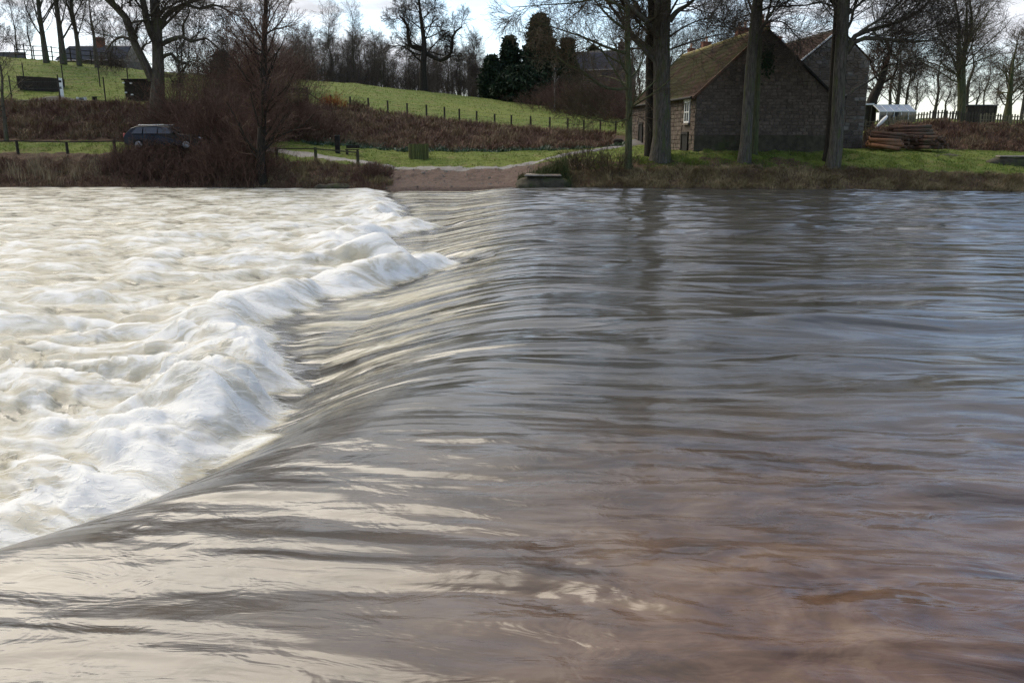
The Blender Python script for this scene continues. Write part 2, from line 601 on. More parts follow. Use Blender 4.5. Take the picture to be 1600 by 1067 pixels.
# broken water below
jump = np.exp(-((q - 1.0) / 0.9) ** 2)
lump = 0.8 + 0.85 * perlin(T / 1.7, q / 3.0, 9) + 0.22 * perlin(T / 0.7, q / 1.6, 19)


def puff(x, y, seed, oct=3, gain=0.5):
    """rounded mounds with creases between them"""
    r, a_, f_ = 0, 1.0, 1.0
    for i_ in range(oct):
        r = r + a_ * np.sqrt(perlin(x * f_ + 5.1 * i_, y * f_, seed + i_) ** 2 + 0.012)
        a_ *= gain
        f_ *= 2.1
    return r


bil = puff(q / 2.9 + 0.6 * warp, T / 1.2 + 0.8 * warp, 10, 3, 0.40) * 1.5
bil2 = fbm(q / 1.3 + 0.5 * bil, T / 0.6, 12, 3, 0.45)
fine = puff(q / 0.9 + 0.8 * bil, T / 0.26 + 0.5 * warp, 15, 2, 0.5)
dec = np.exp(-np.clip(q, 0, 99) / 9.0)
rough_h = (0.30 * dec + 0.09) * (bil - 0.55) + (0.05 * dec + 0.02) * bil2 + (0.06 * dec + 0.015) * (fine - 0.4) * np.interp(WY, [4, 20], [1, 0.5])
nearc = np.interp(WY, [4, 7, 11, 26, 36, 45], [0.45, 0.7, 1.0, 1.0, 0.55, 0.2])
rise = sstep(-0.05, 1.0, q)
z = z + rise * (0.36 * jump * lump + rough_h) * nearc
trough = np.exp(-((q + 0.25) / 0.5) ** 2) * (1 - 0.6 * np.exp(-((Yc - 7) / 2.5) ** 2))
z = z - 0.07 * trough * (S < -0.5)
# foam coverage: all white at the jump, broken further down
fo = inf * np.clip(0.66 + 0.6 * jump + 0.42 * bil2 + 0.45 * (bil - 0.55) + 0.15 * (fine - 0.4) - 0.22 * (1 - dec), 0, 1)
fo = np.clip(np.maximum(fo, 0.36 * inf), 0, 1) * np.interp(WY, [28, 46], [1.0, 0.80])
# white threads on the lower face: part foam, part sky sheen painted as foam
thr = face * sstep(0.6, -1.4, S) * np.clip(0.27 + 0.40 * fbm(FT / 0.3, FS / 5.0, 14, 3), 0, 0.55) * np.interp(Yc, [6, 10, 16, 28], [0.3, 0.7, 1.0, 1.1])
rif = up * sstep(24, 36, WY) * np.clip(perlin(FS / 2.2, FT / 0.9, 16) - 0.25, 0, 1) * 0.5  # far riffle foam, laid on to paint bright highlights there
ridge_glint = 0.5 * sstep(1.0, 3.5, WX) * np.exp(-((WY - 11.25 - 0.05 * WX) / 0.28) ** 2) * np.clip(0.10 + 0.5 * perlin(FS / 2.0, FT / 0.5, 26), 0, 0.45)  # white band on the ridge: its sky reflection painted as foam
foam = np.clip(fo + thr * (1 - inf) + rif + 0.4 * ridge_glint, 0, 1)  # foam coverage with the painted water highlights added

nr, ncg = WX.shape
idx = np.arange(nr * ncg).reshape(nr, ncg)
quads = np.stack([idx[:-1, :-1], idx[:-1, 1:], idx[1:, 1:], idx[1:, :-1]], -1).reshape(-1, 4)
me = np_mesh('river', np.stack([WX, WY, z], -1).reshape(-1, 3), quads, True)
a = me.attributes.new('foam', 'FLOAT', 'POINT')
a.data.foreach_set('value', foam.ravel().astype(np.float32))
a = me.attributes.new('flow', 'FLOAT_VECTOR', 'POINT')
a.data.foreach_set('vector', np.stack([FS, FT, inf], -1).reshape(-1).astype(np.float32))

m_water, nt, out = new_mat('river_water')
fl = nd(nt, 'ShaderNodeAttribute', attribute_name='flow').outputs['Vector']
fm = nd(nt, 'ShaderNodeAttribute', attribute_name='foam').outputs['Fac']
fsep = nd(nt, 'ShaderNodeSeparateXYZ', {0: fl})
inwh = fsep.outputs[2]
pos = nt.nodes.new('ShaderNodeNewGeometry').outputs['Position']


def flow(sx, ty):
    return nd(nt, 'ShaderNodeMapping', {0: fl, 3: (sx, ty, 0.0)}).outputs[0]


st1 = noise(nt, flow(0.36, 1.45), 1.0, 2, 0.45, 0.4)
st2 = noise(nt, flow(1.2, 8.0), 1.0, 3, 0.55, 0.5)
st3 = noise(nt, flow(2.2, 4.6), 1.0, 3, 0.55, 0.8)
tint = noise(nt, flow(0.22, 0.55), 1.0, 4, 0.6, 1.0)
bedn = noise(nt, flow(1.3, 2.6), 1.0, 6, 0.62, 0.5)
# silty water: grey-green to peat brown
wc = ramp(nt, tint, [(0.35, (0.044, 0.043, 0.039)), (0.60, (0.072, 0.067, 0.058))])
psep = nd(nt, 'ShaderNodeSeparateXYZ', {0: pos})
shal = mth(nt, 'MULTIPLY', rng_map(nt, psep.outputs[1], 3.0, 9.5, 1.0, 0.0), rng_map(nt, psep.outputs[0], -2.0, 1.5, 0.25, 1.0))
wbed = ramp(nt, bedn, [(0.34, (0.044, 0.021, 0.011)), (0.50, (0.105, 0.055, 0.030)), (0.72, (0.205, 0.134, 0.082))])
wc = mixc(nt, shal, wc, wbed)
hgt = mth(nt, 'ADD', mth(nt, 'MULTIPLY', st1, 1.0), mth(nt, 'MULTIPLY', st2, 0.045))
hgt = mth(nt, 'ADD', hgt, mth(nt, 'MULTIPLY', st3, rng_map(nt, nd(nt, 'ShaderNodeSeparateXYZ', {0: pos}).outputs[1], 5.0, 9.0, 0.09, 0.02)))
bw = nd(nt, 'ShaderNodeBump', {'Strength': 0.9, 'Distance': 0.20, 'Height': hgt})
wr = rng_map(nt, st1, 0.3, 0.7, 0.08, 0.17)
wr = mth(nt, 'ADD', wr, rng_map(nt, psep.outputs[1], 4.0, 12.0, 0.09, 0.0))
water = nd(nt, 'ShaderNodeBsdfPrincipled', {'Base Color': wc, 'Roughness': wr, 'IOR': 1.5, 'Specular IOR Level': 0.62, 'Normal': bw.outputs[0]})
# foam
f1 = noise(nt, flow(1.3, 3.4), 1.0, 6, 0.62, 1.6)
f2 = noise(nt, flow(5.0, 13.0), 1.0, 5, 0.65, 1.5)
fh = mth(nt, 'ADD', f1, mth(nt, 'MULTIPLY', f2, 0.35))
bf = nd(nt, 'ShaderNodeBump', {'Strength': 0.3, 'Distance': 0.08, 'Height': fh})
fcov = mth(nt, 'ADD', fm, mth(nt, 'MULTIPLY', mth(nt, 'MULTIPLY', mth(nt, 'SUBTRACT', fh, 0.675), 1.15), rng_map(nt, fm, 0.0, 0.25)))
fbe = noise(nt, flow(0.8, 2.2), 1.0, 5, 0.6, 1.2)
fcol = ramp(nt, fcov, [(0.15, (0.34, 0.31, 0.21)), (0.50, (0.60, 0.57, 0.46)), (0.90, (0.92, 0.915, 0.885))])
fcol = mixc(nt, rng_map(nt, fbe, 0.46, 0.64, 0.0, 0.72), fcol, (0.47, 0.42, 0.29))
fo1 = nd(nt, 'ShaderNodeBsdfPrincipled', {'Base Color': fcol, 'Roughness': 0.62, 'Specular IOR Level': 0.35, 'Normal': bf.outputs[0]})
fo2 = nd(nt, 'ShaderNodeBsdfTranslucent', {0: fcol, 'Normal': bf.outputs[0]})
fsh = nd(nt, 'ShaderNodeMixShader', {0: 0.3, 1: fo1.outputs[0], 2: fo2.outputs[0]})
ff = rng_map(nt, fcov, 0.02, 0.62)
ms = nd(nt, 'ShaderNodeMixShader', {0: ff, 1: water.outputs[0], 2: fsh.outputs[0]})
nt.links.new(ms.outputs[0], out.inputs[0])
me.materials.append(m_water)
tag(link('river', me), 'broad brown river pouring over a low weir into white foam', 'river', kind='structure')

# wisps of torn foam thrown up along the foot of the weir
rs_ = np.random.RandomState(88)
cand = np.where((inf.ravel() > 0.25) & (q.ravel() < 4.5) & (WY.ravel() > 4) & (WY.ravel() < 40) & (np.abs(WB.ravel()) < 0.85))[0]
wgt = np.exp(-np.clip(q.ravel()[cand], 0, 9) / 1.3) * WY.ravel()[cand] ** 1.2 * (0.3 + foam.ravel()[cand])
pick = rs_.choice(cand, 17000, p=wgt / wgt.sum())
p0 = np.stack([WX.ravel()[pick], WY.ravel()[pick], z.ravel()[pick]], -1) + rs_.normal(0, 0.02, (17000, 3)) * np.array([1, 1, 0])
n_ = len(p0)
Lw = rs_.uniform(0.07, 0.30, n_) * (0.6 + np.exp(-np.clip(q.ravel()[pick], 0, 9)))
az_ = rs_.normal(0, 0.55, n_) + np.where(rs_.uniform(size=n_) < 0.5, 0, math.pi)
dr = np.stack([np.cos(az_), np.sin(az_), rs_.uniform(-0.05, 0.45, n_)], -1)
pts_ = [p0 - np.array([0, 0, 0.015])]
for k_ in range(3):
    dr = dr + np.stack([rs_.normal(0, 0.15, n_), rs_.normal(0, 0.15, n_), np.full(n_, -0.20)], -1)
    dr /= np.linalg.norm(dr, axis=1, keepdims=True)
    pts_.append(pts_[-1] + dr * (Lw / 3)[:, None])
wd_ = rs_.uniform(0.0015, 0.0045, n_)[:, None] * np.stack([-np.sin(az_) * 0.4, np.cos(az_) * 0.4, np.ones(n_)], -1)
Vw = []
for k_, pt_ in enumerate(pts_):
    f_ = (0.7, 1.0, 0.8, 0.15)[k_]
    Vw += [pt_ - wd_ * f_, pt_ + wd_ * f_]
Vw = np.stack(Vw, 1).reshape(-1, 3)
b_ = np.arange(n_)[:, None] * 8
Fw = np.concatenate([b_ + np.array([[2 * k_, 2 * k_ + 1, 2 * k_ + 3, 2 * k_ + 2]]) for k_ in range(3)])
m_wisp, nt, out = new_mat('foam_wisps')
w1 = nd(nt, 'ShaderNodeBsdfDiffuse', {0: (0.86, 0.86, 0.84, 1)})
w2 = nd(nt, 'ShaderNodeBsdfTranslucent', {0: (0.86, 0.86, 0.84, 1)})
w3 = nd(nt, 'ShaderNodeMixShader', {0: 0.5, 1: w1.outputs[0], 2: w2.outputs[0]})
nt.links.new(w3.outputs[0], out.inputs[0])
tag(link('foam_spray', np_mesh('foam_spray', Vw, Fw, True, [m_wisp])), 'fine white spray thrown up along the foot of the weir', 'spray', kind='stuff')

# ------------------------------------------------------------------ trees
def tubes(branches, sides):
    """branches: list of (P (N,k,3), R (N,k)); open tubes"""
    Vs, Fs, base = [], [], 0
    for Pt, Rd in branches:
        N, k, _ = Pt.shape
        if N == 0:
            continue
        Tn = np.gradient(Pt, axis=1)
        Tn /= np.linalg.norm(Tn, axis=2, keepdims=True) + 1e-9
        ref = np.where(np.abs(Tn[..., 2:3]) > 0.8, np.array([1.0, 0.2, 0]), np.array([0, 0, 1.0]))
        ref = np.broadcast_to(ref[:, :1], Pt.shape)
        U = np.cross(Tn, ref)
        U /= np.linalg.norm(U, axis=2, keepdims=True) + 1e-9
        W = np.cross(Tn, U)
        a = np.arange(sides) * 2 * math.pi / sides
        ring = U[:, :, None] * np.cos(a)[:, None] + W[:, :, None] * np.sin(a)[:, None]
        V = Pt[:, :, None] + ring * Rd[:, :, None, None]
        Vs.append(V.reshape(-1, 3))
        i = np.arange(N * k * sides).reshape(N, k, sides) + base
        j = np.roll(i, -1, axis=2)
        Fs.append(np.stack([i[:, :-1], j[:, :-1], j[:, 1:], i[:, 1:]], -1).reshape(-1, 4))
        base += N * k * sides
    return np.concatenate(Vs), np.concatenate(Fs)


def sprout(rs, Pt, Rd, nch, lo, hi, ang, length, k, curl, lift, rfac, rmin, taper_len=0.55, flat=1.0):
    """grow nch children from every branch"""
    N, kk, _ = Pt.shape
    M = N * nch
    if M == 0:
        return np.zeros((0, k, 3)), np.zeros((0, k))
    par = np.repeat(np.arange(N), nch)
    u = np.tile((np.arange(nch) + 0.5) / nch, N) + rs.uniform(-0.5, 0.5, M) / nch
    u = np.clip(lo + (hi - lo) * u, 0, 0.999)
    f = u * (kk - 1)
    i0 = f.astype(int)
    fr = (f - i0)[:, None]
    p0 = Pt[par, i0] * (1 - fr) + Pt[par, i0 + 1] * fr
    tn = Pt[par, i0 + 1] - Pt[par, i0]
    tn /= np.linalg.norm(tn, axis=1, keepdims=True) + 1e-9
    r0 = Rd[par, i0] * (1 - fr[:, 0]) + Rd[par, i0 + 1] * fr[:, 0]
    rv = rs.normal(size=(M, 3)) * np.array([1, 1, flat])
    rv -= tn * (rv * tn).sum(1, keepdims=True)
    rv /= np.linalg.norm(rv, axis=1, keepdims=True) + 1e-9
    an = ang * rs.uniform(0.65, 1.35, M)[:, None]
    d = tn * np.cos(an) + rv * np.sin(an)
    L = length * (1 - taper_len * u) * rs.uniform(0.6, 1.25, M)
    out = np.empty((M, k, 3))
    out[:, 0] = p0
    for s in range(1, k):
        d = d + rs.normal(size=(M, 3)) * curl + np.array([0, 0, lift])
        d /= np.linalg.norm(d, axis=1, keepdims=True)
        out[:, s] = out[:, s - 1] + d * (L / (k - 1))[:, None]
    r1 = np.maximum(r0 * rfac, rmin)
    rr = np.maximum(r1[:, None] * np.linspace(1, 0.35, k)[None], rmin * 0.8)
    return out, rr


def resample(pts, rad, k):
    pts = catmull(np.array(pts, float), 6) if len(pts) > 2 else np.array(pts, float)
    rad = np.interp(np.linspace(0, 1, len(pts)), np.linspace(0, 1, len(rad)), rad)
    L = np.concatenate([[0], np.cumsum(np.linalg.norm(np.diff(pts, axis=0), axis=1))])
    u = np.linspace(0, L[-1], k)
    return np.stack([np.interp(u, L, pts[:, i]) for i in range(3)], -1), np.interp(u, L, rad)


m_bark = rough_mat('bark', (0.030, 0.025, 0.019), (0.125, 0.108, 0.082), 5.0, 0.95, 1.0, (0.070, 0.076, 0.030), 12, stretch=(3, 3, 0.5))
m_bark_green = rough_mat('mossy_bark', (0.040, 0.042, 0.020), (0.105, 0.105, 0.050), 5.0, 0.95, 0.8, (0.070, 0.085, 0.026), 14, stretch=(3, 3, 0.5))
m_bark_dark = rough_mat('dark_bark', (0.014, 0.011, 0.008), (0.045, 0.036, 0.026), 5.0, 0.95, 0.8, None, 14, stretch=(3, 3, 0.5))
m_birch = rough_mat('pale_bark', (0.16, 0.15, 0.13), (0.36, 0.35, 0.32), 4.0, 0.8, 0.4, (0.06, 0.05, 0.04))
m_twig = strand_mat('twigs', [(0.024, 0.017, 0.012), (0.050, 0.037, 0.026), (0.075, 0.056, 0.038)])
m_twig_far = strand_mat('haze_tinted_twigs', [(0.060, 0.047, 0.040), (0.090, 0.072, 0.060), (0.12, 0.096, 0.080)])  # paler brown: distance haze put into the far twig colour
m_twig_red = strand_mat('reddish_twigs', [(0.048, 0.026, 0.019), (0.095, 0.053, 0.037), (0.15, 0.088, 0.058)])
m_twig_ochre = strand_mat('ochre_twigs', [(0.045, 0.030, 0.016), (0.085, 0.060, 0.030), (0.060, 0.045, 0.030)])


def finish_tree(name, label, base, trunk_sets, twig_sets, bark, twig, group=None, cat='tree', sides=8):
    e = empty(name, base, label, cat, group)
    b = np.array(base)
    sh = lambda sets: [(p - b, r) for p, r in sets]
    V, F = tubes(sh(trunk_sets[:1]), sides)
    V2, F2 = tubes(sh(trunk_sets[1:]), 6) if len(trunk_sets) > 1 else (np.zeros((0, 3)), np.zeros((0, 4), int))
    link('trunk', np_mesh('trunk', np.vstack([V, V2]), np.vstack([F, F2 + len(V)]), True, [bark]), e)
    big = [s for s in twig_sets if s[1].size and s[1].max() > 0.05]
    V, F = tubes(sh(twig_sets), 3)
    link('crown', np_mesh('crown', V, F, True, [twig]), e)
    return e


def bare_tree(seed, name, label, base, height, r0, group=None, n1=16, n2=8, n3=7, n4=4, start=0.22, ang=0.75, len1=0.42,
              lean=(0, 0), bark=None, twig=None, lift=0.06, curl=0.10, stems=1, spread=0.0, rmin=0.0075, limbs=(), trunk_pts=None, trunk_r=None, limb_twigs=7, l2=0.5, l3=0.5, l4=0.42, crown_mat=None):
    rs = np.random.RandomState(seed)
    base = np.array(base, float)
    tr = []
    if trunk_pts is not None:
        p, r = resample(trunk_pts, trunk_r, 14)
        tr.append((p[None], r[None]))
    else:
        for i in range(stems):
            a = rs.uniform(0, 2 * math.pi) if stems > 1 else 0
            sp = spread if stems > 1 else 0
            h = height * (1 if i == 0 else rs.uniform(0.75, 1.0))
            pts = []
            for t in np.linspace(0, 1, 6):
                w = 0.035 * height * t
                pts.append(base + np.array([lean[0] * t * height + math.cos(a) * sp * h * t ** 1.2 + rs.normal() * w * 0.6,
                                            lean[1] * t * height + math.sin(a) * sp * h * t ** 1.2 + rs.normal() * w * 0.6, h * t]))
            rr0 = r0 / (1 if stems == 1 else 1.25)
            p, r = resample(pts, [rr0 * 1.35, rr0 * 0.95, rr0 * 0.75, rr0 * 0.5, rr0 * 0.25, 0.03], 13)
            tr.append((p[None], r[None]))
    p = np.concatenate([t[0] for t in tr])
    r = np.concatenate([t[1] for t in tr])
    L1, R1 = sprout(rs, p, r, n1, start, 0.98, ang, height * len1, 7, curl, lift, 0.32, 0.016)
    extra_p, extra_r = [], []
    for lp, lr in limbs:
        a, b = resample(lp, lr, 9)
        extra_p.append(a[None])
        extra_r.append(b[None])
    L2, R2 = sprout(rs, L1, R1, n2, 0.15, 1.0, 0.75, height * len1 * l2, 5, curl * 1.2, lift * 0.8, 0.45, 0.011)
    if extra_p:
        EP, ER = np.concatenate(extra_p), np.concatenate(extra_r)
        Lx, Rx = sprout(rs, EP, ER, limb_twigs, 0.25, 1.0, 0.8, height * len1 * 0.55, 6, curl * 1.3, lift * 0.6, 0.4, 0.014)
        Ly, Ry = sprout(rs, Lx, Rx, n2, 0.1, 1.0, 0.7, height * len1 * 0.28, 5, curl * 1.2, lift * 0.6, 0.5, 0.010)
        L2 = np.concatenate([L2, Ly])
        R2 = np.concatenate([R2, Ry])
    L3, R3 = sprout(rs, L2, R2, n3, 0.1, 1.0, 0.65, height * len1 * l2 * l3, 4, curl * 1.3, lift * 0.6, 0.6, rmin)
    sets = [(L2, R2), (L3, R3)]
    if n4:
        L4, R4 = sprout(rs, L3, R3, n4, 0.2, 1.0, 0.6, height * len1 * l2 * l3 * l4, 3, curl, lift * 0.4, 0.7, rmin * 0.85)
        sets.append((L4, R4))
    trunk = [(p, r), (L1, R1)]
    if extra_p:
        trunk += [(EP, ER), (Lx, Rx)]
    return finish_tree(name, label, tuple(base), trunk, sets, bark or m_bark, twig or m_twig, group)


def PL(Y, pts, dY=0.0):
    """limb through photo pixels, leaving the trunk plane by dY along its length"""
    n = len(pts)
    return [tuple(P(x, y, Y + dY * i / (n - 1))) for i, (x, y) in enumerate(pts)]


def rooted(px, Y, pts, dY=0.0):
    b = on_ground(px, Y)
    return [(b.x, b.y, b.z - 0.25)] + PL(Y, pts, dY)


# riverside poplars
b = on_ground(983, 45.2)
bare_tree(1, 'poplar_tree', 'slender greenish poplar in front of the low windows, standing nearest the ford', b, 17, 0.2, 'riverside trees', n1=26, n2=7, n3=6, n4=3,
          start=0.16, ang=1.0, len1=0.26, bark=m_bark_green, twig=m_twig_ochre, lift=0.035, curl=0.10,
          trunk_pts=rooted(983, 45.2, [(982, 235), (983, 150), (980, 60), (981, 0), (978, -110), (980, -230)]), trunk_r=[0.27, 0.2, 0.17, 0.15, 0.12, 0.08, 0.03],
          limbs=[(PL(45.2, [(982, 138), (955, 140), (930, 128), (905, 108), (882, 100), (862, 78)], -1.5), [0.085, 0.07, 0.05, 0.02]),
                 (PL(45.2, [(980, 84), (950, 75), (915, 60), (880, 48), (840, 36)], -2), [0.08, 0.06, 0.04, 0.02]),
                 (PL(45.2, [(980, 48), (955, 30), (935, 8), (910, -20)], -1), [0.08, 0.06, 0.04, 0.02]),
                 (PL(45.2, [(982, 20), (945, -2), (900, 5), (850, 8), (800, 12)], -2.5), [0.07, 0.06, 0.03, 0.015]),
                 (PL(45.2, [(985, 122), (1000, 105), (1008, 70), (1010, 30)], 2), [0.06, 0.05, 0.03, 0.015]),
                 (PL(45.2, [(981, 185), (960, 192), (930, 186), (905, 180)], -1.2), [0.035, 0.03, 0.02, 0.012])], limb_twigs=9)
b = on_ground(1032, 46.4)
bare_tree(2, 'poplar_tree', 'thickest dark poplar trunk in front of the stone cottage roof', b, 21, 0.55, 'riverside trees', n1=20, n2=8, n3=6, n4=3,
          start=0.26, ang=0.85, len1=0.30, bark=m_bark, twig=m_twig, lift=0.05,
          trunk_pts=rooted(1033, 46.4, [(1034, 215), (1034, 120), (1034, 50), (1036, 0), (1040, -150), (1040, -330)]), trunk_r=[0.66, 0.52, 0.47, 0.46, 0.45, 0.3, 0.08],
          limbs=[(PL(46.4, [(1046, 34), (1058, 18), (1075, 8), (1095, -10)], -0.5), [0.16, 0.13, 0.09, 0.05]),
                 (PL(46.4, [(1046, 58), (1070, 42), (1100, 30), (1130, 30)], -1.5), [0.06, 0.045, 0.03, 0.012]),
                 (PL(46.4, [(1046, 78), (1080, 66), (1108, 58), (1150, 50)], 1.5), [0.06, 0.045, 0.03, 0.012]),
                 (PL(46.4, [(1024, 40), (1000, 20), (985, -10)], 1), [0.14, 0.1, 0.05])])
b = on_ground(1018, 47.6)
bare_tree(3, 'poplar_tree', 'slimmer dark poplar close behind the thickest trunk', b, 18, 0.3, 'riverside trees', n1=16, n2=7, n3=5, n4=3,
          start=0.3, ang=0.8, len1=0.28, bark=m_bark_dark, twig=m_twig, lift=0.05,
          trunk_pts=rooted(1018, 47.6, [(1017, 200), (1017, 100), (1020, 0), (1012, -150), (1010, -300)]), trunk_r=[0.4, 0.33, 0.3, 0.28, 0.18, 0.05])
b = on_ground(1166, 45.8)
bare_tree(4, 'poplar_tree', 'leaning grey poplar trunk before the middle of the stone gable', b, 20, 0.36, 'riverside trees', n1=18, n2=8, n3=6, n4=3,
          start=0.32, ang=0.9, len1=0.28, bark=m_bark, twig=m_twig, lift=0.04,
          trunk_pts=rooted(1166, 45.8, [(1166, 215), (1172, 120), (1180, 30), (1183, 0), (1196, -150), (1205, -300)]), trunk_r=[0.42, 0.31, 0.29, 0.27, 0.25, 0.18, 0.05],
          limbs=[(PL(45.8, [(1188, 18), (1205, 11), (1240, 10), (1275, 6), (1300, -4)], 0.8), [0.07, 0.06, 0.045, 0.03, 0.015]),
                 (PL(45.8, [(1189, 42), (1206, 34), (1226, 36), (1240, 52), (1252, 66)], -1), [0.045, 0.04, 0.03, 0.012])])
b = on_ground(1178, 46.9)
bare_tree(5, 'poplar_tree', 'thin pale-barked poplar half hidden behind the leaning grey trunk', b, 16, 0.2, 'riverside trees', n1=12, n2=6, n3=5, n4=3,
          start=0.45, ang=0.8, len1=0.26, bark=m_bark_green, twig=m_twig,
          trunk_pts=rooted(1180, 46.9, [(1180, 200), (1184, 100), (1187, 30), (1190, -60), (1196, -220)]), trunk_r=[0.24, 0.2, 0.18, 0.16, 0.1, 0.03])
b = on_ground(1307, 44.8)
bare_tree(6, 'poplar_tree', 'pale grey poplar at the corner between the two stone gables', b, 21, 0.4, 'riverside trees', n1=18, n2=8, n3=6, n4=4,
          start=0.34, ang=0.9, len1=0.28, bark=m_bark, twig=m_twig, lift=0.04,
          trunk_pts=rooted(1306, 44.8, [(1307, 220), (1311, 130), (1316, 50), (1319, 0), (1330, -150), (1335, -320)]), trunk_r=[0.44, 0.34, 0.32, 0.31, 0.30, 0.2, 0.05],
          limbs=[(PL(44.8, [(1322, 84), (1334, 66), (1352, 60), (1385, 62), (1425, 66), (1468, 62)], -1), [0.16, 0.14, 0.1, 0.07, 0.02]),
                 (PL(44.8, [(1323, 76), (1340, 54), (1380, 42), (1420, 28), (1450, 5), (1475, -25)], 1.5), [0.14, 0.12, 0.09, 0.06, 0.03]),
                 (PL(44.8, [(1324, 70), (1345, 50), (1390, 20), (1420, -10)], -1.5), [0.10, 0.08, 0.06, 0.03]),
                 (PL(44.8, [(1322, 152), (1338, 138), (1358, 128), (1378, 112), (1402, 98), (1440, 86)], 1), [0.07, 0.06, 0.05, 0.03, 0.015]),
                 (PL(44.8, [(1326, 22), (1345, 5), (1370, -15)], 0.5), [0.08, 0.06, 0.04]),
                 (PL(44.8, [(1306, 12), (1280, 4), (1250, 10), (1215, 4)], 0.5), [0.06, 0.05, 0.03, 0.012])], limb_twigs=11)
b = on_ground(1294, 46.0)
bare_tree(7, 'poplar_tree', 'dark brown poplar trunk just behind the pale corner trunk', b, 18, 0.24, 'riverside trees', n1=14, n2=7, n3=5, n4=3,
          start=0.4, ang=0.8, len1=0.28, bark=m_bark_dark, twig=m_twig,
          trunk_pts=rooted(1295, 46.0, [(1297, 210), (1303, 100), (1309, 0), (1318, -150), (1322, -280)]), trunk_r=[0.24, 0.2, 0.18, 0.17, 0.12, 0.04])

# alder standing on the left bank
b = on_ground(407, 47.9)
bare_tree(8, 'alder_tree', 'dense reddish alder on the river bank beside the rail fence', b, 12.5, 0.24, None, n1=64, n2=9, n3=6, n4=3,
          start=0.10, ang=0.95, len1=0.27, bark=m_bark_dark, twig=m_twig_red, lift=0.11, curl=0.085,
          trunk_pts=rooted(406, 47.9, [(407, 250), (411, 170), (412, 100), (414, 40), (416, -20), (414, -90)]), trunk_r=[0.3, 0.24, 0.2, 0.17, 0.13, 0.08, 0.02], l2=0.45)
# forked old tree behind the thicket
b = on_ground(244, 60)
bare_tree(9, 'sycamore_tree', 'big forked old tree rising behind the parked car', b, 17, 0.5, None, n1=14, n2=8, n3=6, n4=4,
          start=0.3, ang=0.85, len1=0.28, bark=m_bark, twig=m_twig, lift=0.02, curl=0.17,
          trunk_pts=rooted(246, 60, [(247, 130), (247, 95), (245, 50), (241, 0), (238, -80), (240, -190)]), trunk_r=[0.56, 0.44, 0.38, 0.35, 0.31, 0.24, 0.06],
          limbs=[(PL(60, [(238, 126), (226, 98), (212, 72), (203, 45), (190, 18), (168, 2), (150, -25)], -1.5), [0.30, 0.27, 0.25, 0.22, 0.15]),
                 (PL(60, [(243, 66), (233, 45), (226, 15), (221, -20), (226, -60)], -1), [0.26, 0.24, 0.2, 0.12]),
                 (PL(60, [(249, 42), (262, 22), (285, 8), (310, -2)], 1.5), [0.2, 0.17, 0.12, 0.08]),
                 (PL(60, [(288, 6), (312, 14), (335, 8), (358, 18), (372, 26)], 2), [0.12, 0.1, 0.07, 0.03]),
                 (PL(60, [(252, 70), (268, 62), (286, 58), (300, 66), (322, 60), (345, 80)], -2), [0.17, 0.15, 0.12, 0.08, 0.03]),
                 (PL(60, [(288, 60), (286, 40), (296, 20), (290, 0)], -2.5), [0.09, 0.07, 0.05, 0.02]),
                 (PL(60, [(252, 92), (266, 84), (278, 96), (292, 102), (276, 118)], 1), [0.15, 0.13, 0.1, 0.05]),
                 (PL(60, [(203, 62), (190, 58), (176, 66), (164, 82)], 1), [0.12, 0.1, 0.07, 0.03]),
                 (PL(60, [(204, 10), (202, -5), (196, -25)], 1), [0.09, 0.07, 0.04])], limb_twigs=9)

# trees on the left skyline
for i, (px_, h, rr, lb) in enumerate([(86, 13, 0.24, 'upright bare tree on the skyline beside the rail fence end'),
                                      (112, 14, 0.26, 'bare skyline tree before the left half of the slate barn'),
                                      (136, 13, 0.20, 'thinner bare skyline tree before the middle of the slate barn'),
                                      (163, 7.5, 0.18, 'low crooked bare tree before the right end of the slate barn')]):
    b = on_ground(px_, 84)
    bare_tree(20 + i, 'bare_tree', lb, b, h, rr, 'trees on the left skyline', n1=26 if i < 3 else 16, n2=8, n3=5, n4=3, start=0.13 if i < 3 else 0.3, ang=0.5 if i < 3 else 1.0,
              len1=0.44, lift=0.07 if i < 3 else 0.02, curl=0.08 if i < 3 else 0.16, rmin=0.012, bark=m_bark, twig=m_twig)
b = on_ground(8, 56)
bare_tree(25, 'bare_tree', 'thin leaning bare tree at the left edge by the wire fence', b, 7.0, 0.12, None, n1=16, n2=6, n3=4, n4=2, start=0.2, ang=1.0, len1=0.4, lean=(0.06, 0), lift=0.0, curl=0.16)

# wood behind the hill: a few kinds, copied
def copy_tree(src, loc, rz, sc, label, group=None):
    e = src.copy()
    COL.objects.link(e)
    e.location = loc
    e.rotation_euler = (0, 0, rz)
    e.scale = sc if isinstance(sc, tuple) else (sc, sc, sc)
    e['label'] = label
    if group:
        e['group'] = group
    for ch in list(src.children):
        c = ch.copy()
        COL.objects.link(c)
        c.parent = e
    return e


WG = 'bare wood along the hill crest'
WL = 'slim bare tree in the wood behind the hill crest'
far_kinds = []
for i, (h, n1, ang, len1, st, lift) in enumerate([(13, 28, 0.55, 0.36, 0.28, 0.06), (11, 28, 0.75, 0.36, 0.14, 0.06), (12, 28, 0.6, 0.33, 0.16, 0.08)]):
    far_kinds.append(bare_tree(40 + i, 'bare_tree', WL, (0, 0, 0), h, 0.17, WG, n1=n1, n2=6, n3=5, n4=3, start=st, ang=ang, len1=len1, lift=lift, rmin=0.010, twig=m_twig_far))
rs = random.Random(5)
first = [True, True, True]


ORD = ['first', 'second', 'third', 'fourth', 'fifth', 'sixth', 'seventh', 'eighth', 'ninth', 'tenth', 'eleventh', 'twelfth', 'thirteenth', 'fourteenth', 'fifteenth', 'sixteenth', 'seventeenth', 'eighteenth', 'nineteenth', 'twentieth']


